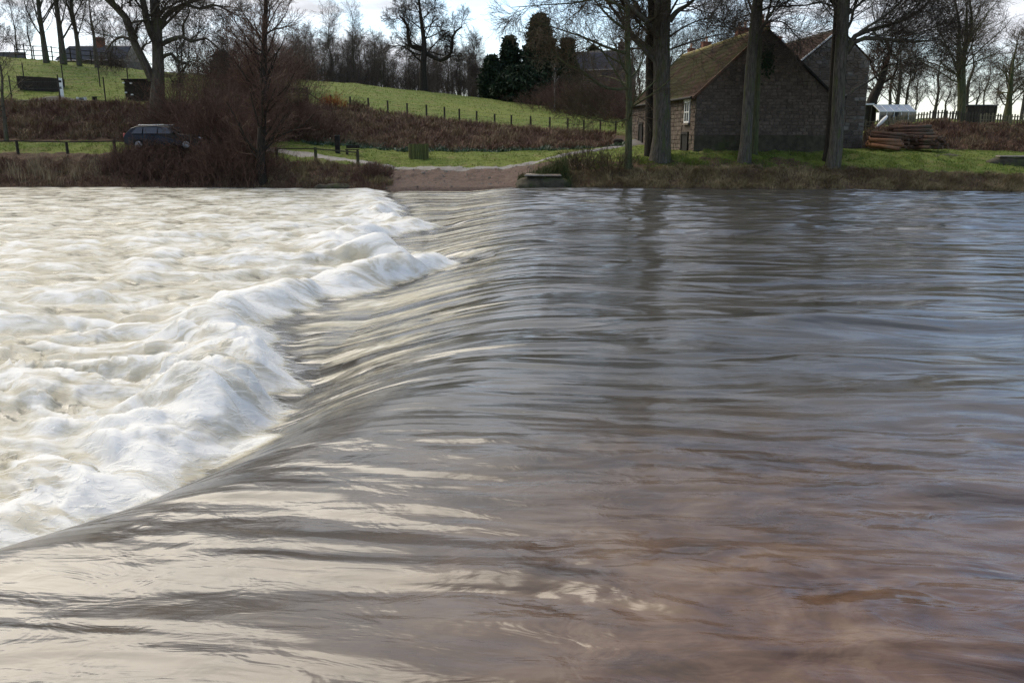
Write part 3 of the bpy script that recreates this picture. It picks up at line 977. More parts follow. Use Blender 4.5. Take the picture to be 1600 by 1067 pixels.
def wood_tree(px_, Y, top_y, kind, label, group=WG, wide=1.0):
    b = on_ground(px_, Y)
    h = P(px_, top_y, Y).z - b.z
    sc = h / (13, 11, 12)[kind]
    s3 = (sc * wide, sc * wide, sc)
    rz = rs.uniform(0, 6.28)
    if first[kind]:
        e = far_kinds[kind]
        first[kind] = False
        e.location = b
        e.rotation_euler = (0, 0, rz)
        e.scale = s3
        e['label'] = label
        e['group'] = group
        return e
    return copy_tree(far_kinds[kind], b, rz, s3, label, group)


wood_tree(522, 112, 20, 0, 'taller fan-crowned tree above the wood, the one nearer the gate', wide=1.15)
wood_tree(557, 112, 18, 0, 'taller round-crowned tree above the wood, the one further from the gate')
for k_ in range(34):
    wood_tree(rs.uniform(440, 612), 108 + rs.uniform(0, 26), 74 + rs.gauss(0, 11), rs.choice((1, 2)), WL, wide=rs.uniform(0.9, 1.7))
for k_ in range(26):
    wood_tree(rs.uniform(612, 765), 116 + rs.uniform(0, 26), 90 + rs.gauss(0, 13), rs.choice((1, 2)), WL, wide=rs.uniform(0.9, 1.8))
for k_, px_ in enumerate(range(290, 450, 15)):
    wood_tree(px_ + rs.uniform(-5, 5), 100 + rs.uniform(0, 14), 52 + rs.uniform(-24, 20), rs.choice((0, 1, 2)), ORD[k_] + ' from the left, bare tree of the tangled wood behind the alder', 'tangled wood behind the alder')
for k_, px_ in enumerate(range(960, 1180, 20)):
    wood_tree(px_ + rs.uniform(-5, 5), 100 + rs.uniform(0, 16), 42 + rs.uniform(-20, 16), rs.choice((0, 1, 2)), ORD[k_] + ' from the left, bare tree behind the cottage roofs', 'trees behind the cottages')
for k_, px_ in enumerate(range(1366, 1660, 17)):
    wood_tree(px_ + rs.uniform(-7, 7), 90 + rs.uniform(0, 40), 92 + rs.uniform(-50, 45), rs.choice((0, 1, 2)), ORD[k_] + ' from the left, bare garden tree beyond the paling fence', 'trees beyond the paling fence', wide=rs.uniform(1.0, 2.2))
for k_, px_ in enumerate(range(-150, 80, 24)):
    wood_tree(px_ + rs.uniform(-6, 6), 100 + rs.uniform(0, 18), -10 + rs.uniform(-30, 45), rs.choice((0, 2)), ORD[k_] + ' from the left, bare tree beyond the top of the left field', 'trees beyond the left field')
for k_, px_ in enumerate(range(180, 300, 26)):
    wood_tree(px_ + rs.uniform(-6, 6), 104 + rs.uniform(0, 18), 50 + rs.uniform(-20, 25), rs.choice((1, 2)), ORD[k_] + ' from the left, bare tree beyond the slate barn and forked tree', 'trees beyond the slate barn')
b = on_ground(664, 108)
bare_tree(50, 'oak_tree', 'large gnarled oak with rounded crown on the hill crest', b, 14.5, 0.42, None, n1=28, n2=9, n3=7, n4=4, start=0.24, ang=1.0, len1=0.40, lift=0.015, curl=0.20, rmin=0.014, bark=m_bark_dark,
          limbs=[(PL(108, [(668, 85), (690, 95), (705, 82), (708, 55), (722, 42)], -1), [0.28, 0.24, 0.18, 0.1]),
                 (PL(108, [(664, 80), (640, 70), (636, 40), (624, 25)], 1), [0.28, 0.24, 0.18, 0.1])])
# right-hand trees
b = on_ground(1500, 63)
bare_tree(60, 'bare_tree', 'wide spreading bare tree standing at the dark paling fence', b, 11.5, 0.26, None, n1=24, n2=7, n3=5, n4=3, start=0.22, ang=0.8, len1=0.40, stems=3, spread=0.22, lift=0.03, curl=0.11, bark=m_bark_green, twig=m_twig_ochre)
b = on_ground(1362, 70)
bare_tree(61, 'bare_tree', 'crooked reddish leaning tree beside the tall gable wall', b, 8.0, 0.36, None, n1=16, n2=8, n3=5, n4=3, start=0.4, ang=1.1, len1=0.36, lift=-0.01, curl=0.2, bark=m_bark_dark, twig=m_twig_red,
          trunk_pts=rooted(1356, 70, [(1362, 160), (1376, 130), (1384, 100), (1390, 82), (1384, 60)]), trunk_r=[0.5, 0.42, 0.3, 0.22, 0.16, 0.08])
b = on_ground(1572, 68)
bare_tree(62, 'bare_tree', 'low twisted orchard tree behind the board hut', b, 6.0, 0.25, None, n1=18, n2=8, n3=5, n4=3, start=0.25, ang=1.1, len1=0.5, lift=0.01, curl=0.2, bark=m_bark_green, twig=m_twig_ochre)
b = on_ground(1640, 60)
bare_tree(63, 'bare_tree', 'bare tree reaching in from the right edge', b, 9.0, 0.25, None, n1=20, n2=8, n3=5, n4=3, start=0.25, ang=0.9, len1=0.45, lift=0.02, curl=0.14, twig=m_twig_ochre)
for px_, Y, t, w, lb in ((866, 92, 105, 0.09, 'pale slim birch trunk before the dark conifers'), (910, 92, 118, 0.07, 'slim birch among the scrub right of the conifers'), (748, 112, 118, 0.1, 'pale birch trunk at the left foot of the conifers')):
    b = on_ground(px_, Y)
    bare_tree(70 + px_, 'birch_tree', lb, b, P(px_, t, Y).z - b.z, w, None, n1=12, n2=5, n3=4, n4=0, start=0.4, ang=0.5, len1=0.3, bark=m_birch, rmin=0.014)

# evergreens
m_needle = strand_mat('evergreen_foliage', [(0.010, 0.018, 0.009), (0.018, 0.030, 0.013), (0.030, 0.043, 0.018)], 0.85)


def evergreen(seed, name, label, px_, Y, top_y, width_px, n=9000, shape='cone'):
    rs_ = np.random.RandomState(seed)
    b = on_ground(px_, Y)
    h = P(px_, top_y, Y).z - b.z
    w = width_px * Y / F_PX / 2
    e = empty(name, b, label, 'tree', 'dark evergreens')
    MB().bar((0, 0, -0.2), (0, 0, h * 0.9), 0.35, 8, 0.05).build('trunk', m_bark_dark, e)
    # sprays along drooping boughs
    nb_ = n // 45
    u = rs_.uniform(0.02, 1, nb_) ** 0.85
    prof = {'cone': lambda t: (1 - t) ** 0.7 * 0.9 + 0.06, 'round': lambda t: np.sqrt(np.clip(1 - (1.9 * t - 0.9) ** 2 * 0.95, 0, 1)), 'column': lambda t: np.clip(1.15 - t ** 3, 0, 1) * 0.9}[shape]
    az = rs_.uniform(0, 2 * math.pi, nb_)
    rad = prof(u) * w * rs_.uniform(0.72, 1.12, nb_)
    k = 45
    s = rs_.uniform(0.25, 1, (nb_, k)) ** 0.6
    drop = (0.25 - 0.55 * s ** 2) * rad[:, None] * 0.5
    cx = np.cos(az)[:, None] * rad[:, None] * s + rs_.normal(0, 0.25, (nb_, k))
    cy = np.sin(az)[:, None] * rad[:, None] * s + rs_.normal(0, 0.25, (nb_, k))
    cz = (u * h)[:, None] + drop + rs_.normal(0, 0.2, (nb_, k))
    C = np.stack([cx, cy, np.clip(cz, 0.05, h * 1.01)], -1).reshape(-1, 3)
    M_ = len(C)
    d1 = rs_.normal(size=(M_, 3)); d1 /= np.linalg.norm(d1, axis=1, keepdims=True)
    d2 = rs_.normal(size=(M_, 3)); d2 -= d1 * (d1 * d2).sum(1, keepdims=True); d2 /= np.linalg.norm(d2, axis=1, keepdims=True)
    L = rs_.uniform(0.16, 0.42, M_)[:, None]
    V = np.stack([C - d1 * L, C + d2 * L * 0.35, C + d1 * L - np.array([0, 0, 0.1]), C - d2 * L * 0.35], 1).reshape(-1, 3)
    link('crown', np_mesh('crown', V, np.arange(M_ * 4).reshape(-1, 4), False, [m_needle]), e)


evergreen(1, 'conifer_tree', 'tallest pointed dark conifer beyond the hill', 843, 112, 24, 104, 20000)
evergreen(2, 'conifer_tree', 'pointed conifer second in height left of the tallest', 796, 112, 58, 64, 11000)
evergreen(3, 'yew_tree', 'blunt columnar yew at the left end of the evergreens', 768, 110, 88, 32, 7000, 'column')
evergreen(4, 'yew_tree', 'broad low dark yew at the foot of the conifers', 812, 104, 105, 84, 12000, 'round')
evergreen(5, 'conifer_tree', 'shorter dark conifer right of the tallest', 884, 114, 62, 66, 10000)
evergreen(6, 'yew_tree', 'rounded dark evergreen behind the slim birch', 862, 106, 100, 60, 9000, 'round')
evergreen(7, 'conifer_tree', 'far dark conifer beside the pale roofed cottage', 925, 122, 74, 56, 8000)
evergreen(8, 'holly_bush', 'dark evergreen bush between the alder and forked tree', 356, 84, 84, 30, 4000, 'cone')

# ------------------------------------------------------------------ thickets and low growth
def thicket(seed, label, px_, Y, width, height, n, mat=None, name='thicket', group=None):
    rs_ = np.random.RandomState(seed)
    b = on_ground(px_, Y)
    e = empty(name, b, label, 'shrub', group)
    x0 = rs_.normal(0, width * 0.27, n)
    y0 = rs_.normal(0, width * 0.16, n)
    z0 = ground(b.x + x0, b.y + y0) - b.z - 0.05
    fall = np.clip(1 - (x0 / (width * 0.62)) ** 2, 0.25, 1)
    k = 6
    Pt = np.empty((n, k, 3))
    Pt[:, 0] = np.stack([x0, y0, z0], -1)
    d = np.stack([rs_.normal(0, 0.45, n) + x0 / width * 0.7, rs_.normal(0, 0.35, n), np.ones(n)], -1)
    L = height * fall * rs_.uniform(0.55, 1.15, n)
    for i in range(1, k):
        d = d + rs_.normal(0, 0.13, (n, 3))
        d /= np.linalg.norm(d, axis=1, keepdims=True)
        Pt[:, i] = Pt[:, i - 1] + d * (L / (k - 1))[:, None]
    Rd = rs_.uniform(0.010, 0.022, n)[:, None] * np.linspace(1, 0.4, k)
    A, RA = sprout(rs_, Pt, Rd, 5, 0.2, 1, 0.6, height * 0.42, 4, 0.14, 0.02, 0.6, 0.007)
    B, RB = sprout(rs_, A, RA, 3, 0.2, 1, 0.6, height * 0.2, 3, 0.14, 0.02, 0.7, 0.006)
    V, F = tubes([(Pt, Rd)], 3)
    link('stem', np_mesh('stems', V, F, True, [mat or m_twig_red]), e)['kind'] = 'stuff'
    V, F = tubes([(A, RA), (B, RB)], 3)
    link('twigs', np_mesh('twigs', V, F, True, [mat or m_twig_red]), e)['kind'] = 'stuff'
    return e


for i, (px_, Y, w, h, n, lb) in enumerate([
    (268, 49.6, 6.2, 1.35, 420, 'dense reddish brown thicket in front of the parked car'),
    (212, 50.0, 4.4, 1.5, 420, 'low bramble thicket at the left end of the car'),
    (238, 50.6, 4.0, 1.35, 420, 'bramble tangle against the side of the parked car'),
    (352, 49.0, 4.0, 2.5, 300, 'tall bare thicket between the car and the alder'),
    (300, 55.0, 5.0, 4.6, 300, 'tall thin-stemmed thicket behind the parked car'),
    (370, 48.3, 4.0, 2.2, 240, 'tangled thicket at the foot of the alder'),
    (345, 51.5, 4.0, 4.2, 260, 'upright hazel thicket behind the alder trunk'),
    (455, 60.5, 7.0, 3.0, 240, 'brown thicket below the field gate'),
    (395, 60.0, 7.0, 4.6, 280, 'high brown thicket below the field left of the gate'),
    (432, 80.0, 7.0, 4.5, 300, 'tall reddish scrub behind the alder crown'),
    (365, 74.0, 6.0, 4.6, 300, 'tall reddish scrub between the alder and forked tree'),
    (960, 44.9, 2.6, 1.5, 46, 'sparse bare shrub left of the slender poplar'),
    (905, 46.0, 2.6, 1.5, 60, 'open twiggy shrub beside the mossy abutment'),
    (584, 47.2, 1.8, 0.9, 110, 'small dark bush at the edge of the ford'),
    (915, 90.0, 9.0, 4.2, 260, 'dark scrub below the pale roofed cottage'),
    (955, 92.0, 9.0, 5.0, 260, 'tall scrub at the right foot of the hill field'),
    (875, 95.0, 8.0, 3.0, 200, 'low scrub at the foot of the tallest conifer'),
    (1000, 78.0, 6.0, 3.6, 220, 'scrub at the far end of the mossy cottage'),
    (560, 68.0, 1.6, 0.9, 60, 'little bare bush at the foot of the wire fence')]):
    thicket(100 + i, lb, px_, Y, w, h, n, m_twig_red if i not in (11, 12) else m_twig_ochre, group=None)
for i, (px_, Y, w, lb) in enumerate([(475, 112, 13, 'hazy brown scrub under the left end of the wood'), (545, 114, 14, 'hazy brown scrub under the two taller wood trees'),
                                     (612, 116, 13, 'hazy brown scrub under the wood left of the oak'), (700, 118, 14, 'hazy brown scrub under the wood right of the oak')]):
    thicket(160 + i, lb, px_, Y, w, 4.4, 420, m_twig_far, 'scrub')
m_leaf_orange = strand_mat('rust_leaves', [(0.22, 0.06, 0.02), (0.35, 0.12, 0.03), (0.15, 0.05, 0.02)])
thicket(131, 'small rust orange beech bush by the first wire fence post', 522, 66.8, 1.5, 1.2, 90, m_leaf_orange, 'beech_bush')


def blades(name, label, cat, sampler, n, h, w, mat, seed, lean=0.5, kind='stuff'):
    rs_ = np.random.RandomState(seed)
    X, Y = sampler(rs_, n)
    Z = ground(X, Y) - 0.02
    n = len(X)
    az = rs_.uniform(0, 2 * math.pi, n)
    hh = h * rs_.uniform(0.35, 1.25, n) * np.clip(0.85 + 0.75 * fbm(X / 1.1, Y / 1.1, seed + 300, 3), 0.25, 1.9)
    ln = hh * lean * (0.7 * rs_.normal(0, 1, n) + 0.7)
    wx, wy = np.cos(az) * w, np.sin(az) * w
    b0 = np.stack([X - wx, Y - wy, Z], -1)
    b1 = np.stack([X + wx, Y + wy, Z], -1)
    la = 5.0 * fbm(X / 1.3, Y / 1.3, seed + 400, 2) + rs_.normal(0, 0.9, n)
    mid = np.stack([X + np.cos(la) * ln * 0.35, Y + np.sin(la) * ln * 0.35, Z + hh * 0.62], -1)
    dx_ = np.stack([wx * 0.7, wy * 0.7, wx * 0], -1)
    tip = np.stack([X + np.cos(la) * ln, Y + np.sin(la) * ln, Z + hh * (1 - 0.25 * np.minimum(np.abs(ln / hh), 1))], -1)
    V = np.stack([b0, b1, mid + dx_, mid - dx_, tip], 1).reshape(-1, 3)
    i = np.arange(n)[:, None] * 5
    me = np_mesh(name, V, [i + np.array([[0, 1, 2, 3]]), i + np.array([[3, 2, 4]])], False, [mat])
    return tag(link(name, me), label, cat, kind=kind)


def between(pxa, pxb, ka, kb, oa=0.0, ob=0.0, clump=0.0):
    """random points between two terrain key lines for a range of photo columns"""
    def f(rs_, n):
        px_ = rs_.uniform(pxa, pxb, n)
        wob = perlin(px_ / 24.0, px_ * 0 + ka, 93) + 0.5 * perlin(px_ / 7.0, px_ * 0 + kb, 94)
        ya = np.interp(px_, _KX, _KY[:, ka]) + oa + (0.35 * wob if ka > 0 else 0)
        yb = np.interp(px_, _KX, _KY[:, kb]) + ob + 0.7 * wob
        Y = ya + (yb - ya) * rs_.uniform(0, 1, n)
        X = (px_ - 800) * Y / (F_PX * 1.032)
        if clump:
            keep = fbm(X / 0.9, Y / 0.9, 91, 2) + rs_.normal(0, 0.25, n) > clump
            X, Y = X[keep], Y[keep]
        return X, Y
    return f


m_dry = strand_mat('dry_grass', [(0.070, 0.042, 0.027), (0.17, 0.11, 0.062), (0.19, 0.155, 0.070), (0.34, 0.25, 0.135), (0.44, 0.33, 0.19)], patch=True)
m_reed = strand_mat('pale_reeds', [(0.20, 0.15, 0.085), (0.32, 0.25, 0.15), (0.14, 0.10, 0.06)])
m_bracken = strand_mat('bracken', [(0.046, 0.026, 0.019), (0.115, 0.062, 0.042), (0.17, 0.098, 0.065), (0.155, 0.125, 0.064), (0.32, 0.22, 0.125)], patch=True)
m_grass = strand_mat('grass_blades', [(0.050, 0.075, 0.016), (0.088, 0.130, 0.020), (0.130, 0.175, 0.028), (0.165, 0.180, 0.045), (0.19, 0.165, 0.070)], 0.6, 0.25, patch=True)
blades('bank_grass', 'dry tufted grass hanging over the bank below the cottages', 'grass', between(850, 1800, 0, 1, -0.05, 0.5), 52000, 0.24, 0.010, m_dry, 1, 1.4)
blades('bank_grass', 'dark brown dead growth along the left bank at the water', 'grass', between(-250, 600, 0, 2, -0.1, -0.3), 42000, 0.26, 0.012, m_bracken, 2, 0.9)
blades('reeds', 'pale dry reeds at the left end of the bank', 'reeds', between(-250, 150, 0, 1, 0.0, 1.3, 0.35), 9000, 0.75, 0.011, m_reed, 3, 0.3)
blades('bank_grass', 'faded straw tufts on the bank below the rail fence', 'grass', between(400, 610, 0, 2, 0.3, -0.2, 0.25), 16000, 0.4, 0.012, m_dry, 12, 0.8)
blades('bracken', 'dead brown bracken covering the slope below the field', 'bracken', between(-300, 960, 3, 4, 0.6, 0.4), 70000, 0.50, 0.020, m_bracken, 4, 1.1)
blades('dry_grass', 'straw grass fringe along the foot of the wire fence', 'grass', between(-300, 980, 4, 4, -0.9, 0.9, 0.1), 12000, 0.36, 0.016, m_dry, 5, 0.7)
blades('bracken', 'brown dead undergrowth on the slope behind the log pile', 'bracken', between(1350, 1900, 3, 4, 0.2, 0.1), 32000, 0.40, 0.018, m_bracken, 6, 1.1)
blades('grass', 'short green grass of the riverside lawns', 'grass', between(430, 1900, 2, 3, -0.6, 0.0, -0.6), 60000, 0.09, 0.014, m_grass, 7, 0.5)
blades('grass', 'green grass strip behind the left rail fence', 'grass', between(-250, 430, 2, 3, 1.4, 0.0, -0.4), 14000, 0.12, 0.014, m_grass, 8, 0.5)
blades('grass', 'rough green grass on top of the bank below the cottages', 'grass', between(900, 1900, 1, 2, 0.3, 0.0, -0.25), 36000, 0.14, 0.014, m_grass, 9, 0.6)
m_ivy = strand_mat('ground_ivy', [(0.03, 0.055, 0.018), (0.06, 0.095, 0.035), (0.16, 0.20, 0.15), (0.04, 0.07, 0.02)], 0.35)
blades('ground_ivy', 'glossy low green growth at the foot of the brown slope', 'ground cover', between(470, 980, 3, 3, 0.2, 1.6, 0.0), 9000, 0.22, 0.035, m_ivy, 10, 0.9)
m_litter = strand_mat('leaf_litter', [(0.05, 0.03, 0.02), (0.12, 0.07, 0.04), (0.19, 0.12, 0.07)])
blades('leaf_litter', 'fallen brown leaves on the bank under the poplars', 'leaf litter', between(900, 1340, 1, 2, 0.2, 1.0, 0.15), 12000, 0.05, 0.03, m_litter, 11, 1.2)
blades('grass', 'short tufted pasture grass on the green hill', 'grass', between(-100, 1000, 4, 5, 1.0, 0.0, -0.1), 60000, 0.13, 0.02, m_grass, 13, 0.7)

# ------------------------------------------------------------------ buildings
m_stone = rough_mat('sandstone', (0.068, 0.050, 0.039), (0.165, 0.126, 0.098), 4.0, 0.95, 0.5, (0.10, 0.085, 0.062), 20, island=0.26)
m_stone_grey = rough_mat('grey_rubble', (0.10, 0.085, 0.072), (0.21, 0.185, 0.155), 3.0, 0.95, 0.6, (0.14, 0.105, 0.08), 9, island=0.3)
m_mortar = rough_mat('mortar', (0.070, 0.055, 0.043), (0.125, 0.100, 0.078), 5.0, 0.95, 0.4)
m_moss_wall = rough_mat('mossy_plinth', (0.032, 0.028, 0.018), (0.085, 0.072, 0.048), 3.0, 0.95, 0.6, (0.055, 0.060, 0.022))
m_white = rough_mat('white_paint', (0.66, 0.66, 0.64), (0.80, 0.80, 0.78), 3.0, 0.5, 0.1)
m_dark = rough_mat('dark_timber', (0.008, 0.007, 0.006), (0.020, 0.017, 0.014), 3.0, 0.8, 0.3)
m_brick = rough_mat('red_brick', (0.13, 0.050, 0.030), (0.24, 0.095, 0.055), 7.0, 0.9, 0.4, (0.09, 0.06, 0.045))
m_pot = rough_mat('clay_pot', (0.28, 0.15, 0.09), (0.42, 0.26, 0.17), 5.0, 0.8, 0.2)
m_pipe = rough_mat('grey_pipe', (0.10, 0.105, 0.11), (0.16, 0.165, 0.17), 5.0, 0.5, 0.1)
m_slate = rough_mat('slate', (0.060, 0.058, 0.066), (0.115, 0.110, 0.120), 3.0, 0.6, 0.4, (0.09, 0.085, 0.07))
m_post = rough_mat('weathered_post', (0.035, 0.030, 0.020), (0.085, 0.075, 0.050), 8.0, 0.95, 0.5, (0.055, 0.065, 0.025), stretch=(2, 2, 0.4))
m_post_dark = rough_mat('dark_post', (0.016, 0.013, 0.010), (0.045, 0.038, 0.028), 8.0, 0.95, 0.5, stretch=(2, 2, 0.4))
m_wire = rough_mat('wire', (0.05, 0.05, 0.05), (0.09, 0.09, 0.09), 5.0, 0.5, 0)
m_pale_wood = rough_mat('pale_palings', (0.12, 0.095, 0.055), (0.22, 0.18, 0.11), 8.0, 0.9, 0.4, (0.10, 0.11, 0.05), stretch=(2, 2, 0.4), island=0.3)
m_dark_wood = rough_mat('dark_palings', (0.035, 0.028, 0.020), (0.075, 0.060, 0.042), 8.0, 0.9, 0.4, None, stretch=(2, 2, 0.4), island=0.3)
m_log = rough_mat('log_bark', (0.042, 0.024, 0.017), (0.135, 0.068, 0.040), 4.0, 0.95, 0.7, (0.09, 0.07, 0.05), 16, island=0.45)
m_log_orange = rough_mat('fresh_log', (0.15, 0.070, 0.038), (0.29, 0.14, 0.075), 4.0, 0.9, 0.6, (0.18, 0.11, 0.07), 16, island=0.3)
m_log_end = rough_mat('log_end', (0.050, 0.030, 0.022), (0.115, 0.070, 0.048), 9.0, 0.9, 0.4, island=0.4)


def pane_mat(name, c, rough=0.08, spec=0.7):
    m, nt, out = new_mat(name)
    b = nd(nt, 'ShaderNodeBsdfPrincipled', {'Base Color': (*c, 1), 'Roughness': rough, 'Specular IOR Level': spec})
    nt.links.new(b.outputs[0], out.inputs[0])
    return m


m_glass = pane_mat('window_glass', (0.03, 0.032, 0.036))
m_sky_glass = pane_mat('sky_lit_glass', (0.30, 0.33, 0.36), 0.12)  # roof panes only: sky brightness painted into the pale glass colour


def roof_mat(name, tile, moss, amount, white=0.0):
    m, nt, out = new_mat(name)
    pos = nt.nodes.new('ShaderNodeTexCoord').outputs['Object']
    n = noise(nt, pos, 1.6, 6, 0.68)
    nbig = noise(nt, pos, 0.45, 4, 0.6)
    nf_ = noise(nt, pos, 9, 4, 0.6)
    col = ramp(nt, nf_, [(0.3, tuple(v * 0.6 for v in tile)), (0.7, tuple(v * 1.3 for v in tile))])
    mm = rng_map(nt, mth(nt, 'ADD', mth(nt, 'MULTIPLY', n, 0.5), mth(nt, 'MULTIPLY', nbig, 0.5)), 0.62 - amount * 0.3, 0.72 - amount * 0.3)
    mcol = ramp(nt, nf_, [(0.3, tuple(v * 0.5 for v in moss)), (0.7, moss)])
    col = mixc(nt, mm, col, mcol)
    if white:
        w = noise(nt, nd(nt, 'ShaderNodeMapping', {0: pos, 3: (0.5, 5.0, 0.5)}).outputs[0], 1.2, 2, 0.5)
        col = mixc(nt, rng_map(nt, w, 0.74, 0.78), col, (0.5, 0.48, 0.46))
    b = nd(nt, 'ShaderNodeBsdfPrincipled', {'Base Color': col, 'Roughness': 0.9, 'Specular IOR Level': 0.25})
    bp = nd(nt, 'ShaderNodeBump', {'Strength': 0.7, 'Distance': 0.05, 'Height': nf_})
    nt.links.new(bp.outputs[0], b.inputs['Normal'])
    nt.links.new(b.outputs[0], out.inputs[0])
    return m


m_roof_moss = roof_mat('mossy_pantiles', (0.060, 0.033, 0.023), (0.050, 0.047, 0.012), 0.62)
m_roof_red = roof_mat('red_pantiles', (0.085, 0.052, 0.041), (0.075, 0.060, 0.035), 0.25, 1.0)
m_roof_dark = roof_mat('brown_roof', (0.060, 0.045, 0.038), (0.060, 0.052, 0.025), 0.35)


def pantile_slope(a0, a1, b0, b1, pitch=0.24, amp=0.035, courses=12):
    """corrugated roof slope: eaves a0->a1, ridge b0->b1, stepped tile courses"""
    a0, a1, b0, b1 = map(np.array, (a0, a1, b0, b1))
    L = np.linalg.norm(a1 - a0)
    nx = max(4, int(L / pitch) * 4)
    nrm = np.cross(a1 - a0, b0 - a0)
    nrm = nrm / np.linalg.norm(nrm)
    if nrm[2] < 0:
        nrm = -nrm
    us = np.linspace(0, 1, nx + 1)
    V, F, k = [], [], 0
    vs_ = []
    for c in range(courses):
        vs_ += [(c / courses, 0.035), ((c + 1) / courses, 0.0)]
    for v, lift in vs_:
        p = (a0[None] * (1 - v) + b0[None] * v) * (1 - us[:, None]) + (a1[None] * (1 - v) + b1[None] * v) * us[:, None]
        wv = amp * np.sin(us * L / pitch * 2 * math.pi) + lift
        V.append(p + nrm * wv[:, None])
    V = np.concatenate(V)
    n1_ = nx + 1
    i = np.arange(len(vs_) * n1_).reshape(len(vs_), n1_)
    F = np.stack([i[:-1, :-1], i[:-1, 1:], i[1:, 1:], i[1:, :-1]], -1).reshape(-1, 4)
    return V, F


def lay_stones(rs_, inside, x0, x1, z0, z1, course=(0.14, 0.22), length=(0.20, 0.44)):
    """coursed rubble: list of (xa, xb, za, zb)"""
    out_, z_ = [], z0
    while z_ < z1 - 0.08:
        ch = min(rs_.uniform(*course), z1 - z_)
        x_ = x0 + rs_.uniform(-0.2, 0)
        while x_ < x1:
            ln = rs_.uniform(*length) * (0.8 + ch)
            a_, b_ = max(x_, x0), min(x_ + ln, x1)
            lo_a, lo_b = inside(z_), inside(z_ + ch)
            a_, b_ = max(a_, lo_b[0] + 0.02, x0), min(b_, lo_b[1] - 0.02, x1)
            if b_ - a_ > 0.12:
                out_.append((a_ + 0.012, b_ - 0.012, z_ + 0.010, z_ + ch - 0.010))
            x_ += ln
        z_ += ch
    return out_


stone_meshes = []
for i in range(6):
    rs_ = random.Random(900 + i)
    mb = MB()
    v = []
    j = lambda s: rs_.uniform(-s, s)
    back = [(-0.5, -0.5), (0.5, -0.5), (0.5, 0.5), (-0.5, 0.5)]
    v = [(x + j(.015), 0.0, z_ + j(.03)) for x, z_ in back] + [(x * 0.93 + j(.03), -0.8 + j(.2), z_ * 0.88 + j(.05)) for x, z_ in back]
    mb.add(v, [(4, 5, 6, 7), (0, 1, 5, 4), (1, 2, 6, 5), (2, 3, 7, 6), (3, 0, 4, 7)])
    stone_meshes.append(mb.mesh('stone', m_stone))


def stones_on(parent, rects, y, rs_, limit=0, name='stone', M=None, mat=None, depth=0.05):
    """the first LIMIT stones as objects of their own, the rest as one joined part; M places the XZ plane in the parent's frame"""
    rest = MB()
    rects = list(rects)
    rs_.shuffle(rects)
    rects.sort(key=lambda r: -(r[1] - r[0]) * (r[3] - r[2]))
    for k_, (a_, b_, c_, d_) in enumerate(rects):
        me_ = rs_.choice(stone_meshes)
        dp = depth * rs_.uniform(0.5, 1.2)
        T_ = Matrix.Translation(((a_ + b_) / 2, y, (c_ + d_) / 2)) @ Matrix.Diagonal((b_ - a_, dp, d_ - c_, 1))
        if M is not None:
            T_ = M @ T_
        if k_ < limit:
            o_ = link(name, me_, parent)
            o_.matrix_local = T_
        else:
            rest.add([T_ @ v_.co for v_ in me_.vertices], [tuple(p_.vertices) for p_ in me_.polygons])
    if rest.v:
        o_ = rest.build(name + 'work', mat or m_stone, parent)
        o_['kind'] = 'stuff'


def chimney(parent, x, y, z, w, h, d, pots, mat=None, frame=None):
    c = MB().box(x - w / 2, x + w / 2, y - d / 2, y + d / 2, z, z + h)
    c.box(x - w / 2 - 0.05, x + w / 2 + 0.05, y - d / 2 - 0.05, y + d / 2 + 0.05, z + h, z + h + 0.1)
    ch = c.build('chimney', mat or m_brick, parent)
    for i_ in range(pots):
        px_ = x + (i_ - (pots - 1) / 2) * w * 0.5
        mb_ = MB().bar((px_, y, z + h + 0.1), (px_, y, z + h + 0.55), 0.11, 10, 0.09)
        mb_.bar((px_, y, z + h + 0.50), (px_, y, z + h + 0.58), 0.115, 10).build('chimney_pot', m_pot, ch)
    return ch


# --- stone cottage with its gable to the river (local frame: x along the gable, y away from the river)
HW, HL, EH, RH = 7.75, 17.0, 3.05, 6.45
hb = on_ground(1085, 48.1)
HZ = zat(236, 48.3)
HROT = R(4.5)
cott = empty('stone_cottage', (P(1085, 230, 48.1).x, 48.1, HZ), 'low stone cottage with mossy pantile roof, gable end to the river', 'house', None, HROT)
wm = MB()
wm.prism([(0, -0.6), (HW, -0.6), (HW, EH), (HW * 0.478, RH), (0, EH)], 0.0, HL)
wm.build('wall', m_mortar, cott)
PLZ = 0.85
MB().box(-0.06, HW + 0.06, -0.09, 0.0, -0.6, PLZ).build('plinth', m_moss_wall, cott)
AP = HW * 0.478


def gable_in(z_):
    if z_ <= EH:
        return (0, HW)
    t_ = (z_ - EH) / (RH - EH)
    return (AP * t_, HW + (AP - HW) * t_)


rs_ = random.Random(77)
rects = lay_stones(rs_, gable_in, 0.0, HW, PLZ, RH - 0.1)
print('gable stones', len(rects))
stones_on(cott, rects, 0.0, rs_, 285)
# river-facing plinth stones and the long side wall (joined: seen edge-on)
openings = [(1.15, 2.15, 1.55, 2.75), (9.9, 10.9, 1.55, 2.75), (1.2, 2.6, -0.3, 1.05), (12.6, 13.8, -0.3, 1.75)]
side = []
for r_ in lay_stones(rs_, lambda z_: (0, HL), 0.0, HL, -0.2, EH - 0.05, (0.2, 0.3), (0.35, 0.7)):
    if not any(r_[0] < b_ + 0.06 and r_[1] > a_ - 0.06 and r_[2] < d_ + 0.1 and r_[3] > c_ for a_, b_, c_, d_ in openings):
        side.append(r_)
MS = Matrix(((0, 1, 0, 0), (-1, 0, 0, 0), (0, 0, 1, 0), (0, 0, 0, 1)))       # local x of the side -> -y ... rotated below
MS = Matrix(((0.0, 1.0, 0.0, -0.0), (1.0, 0.0, 0.0, 0.0), (0.0, 0.0, 1.0, 0.0), (0.0, 0.0, 0.0, 1.0)))
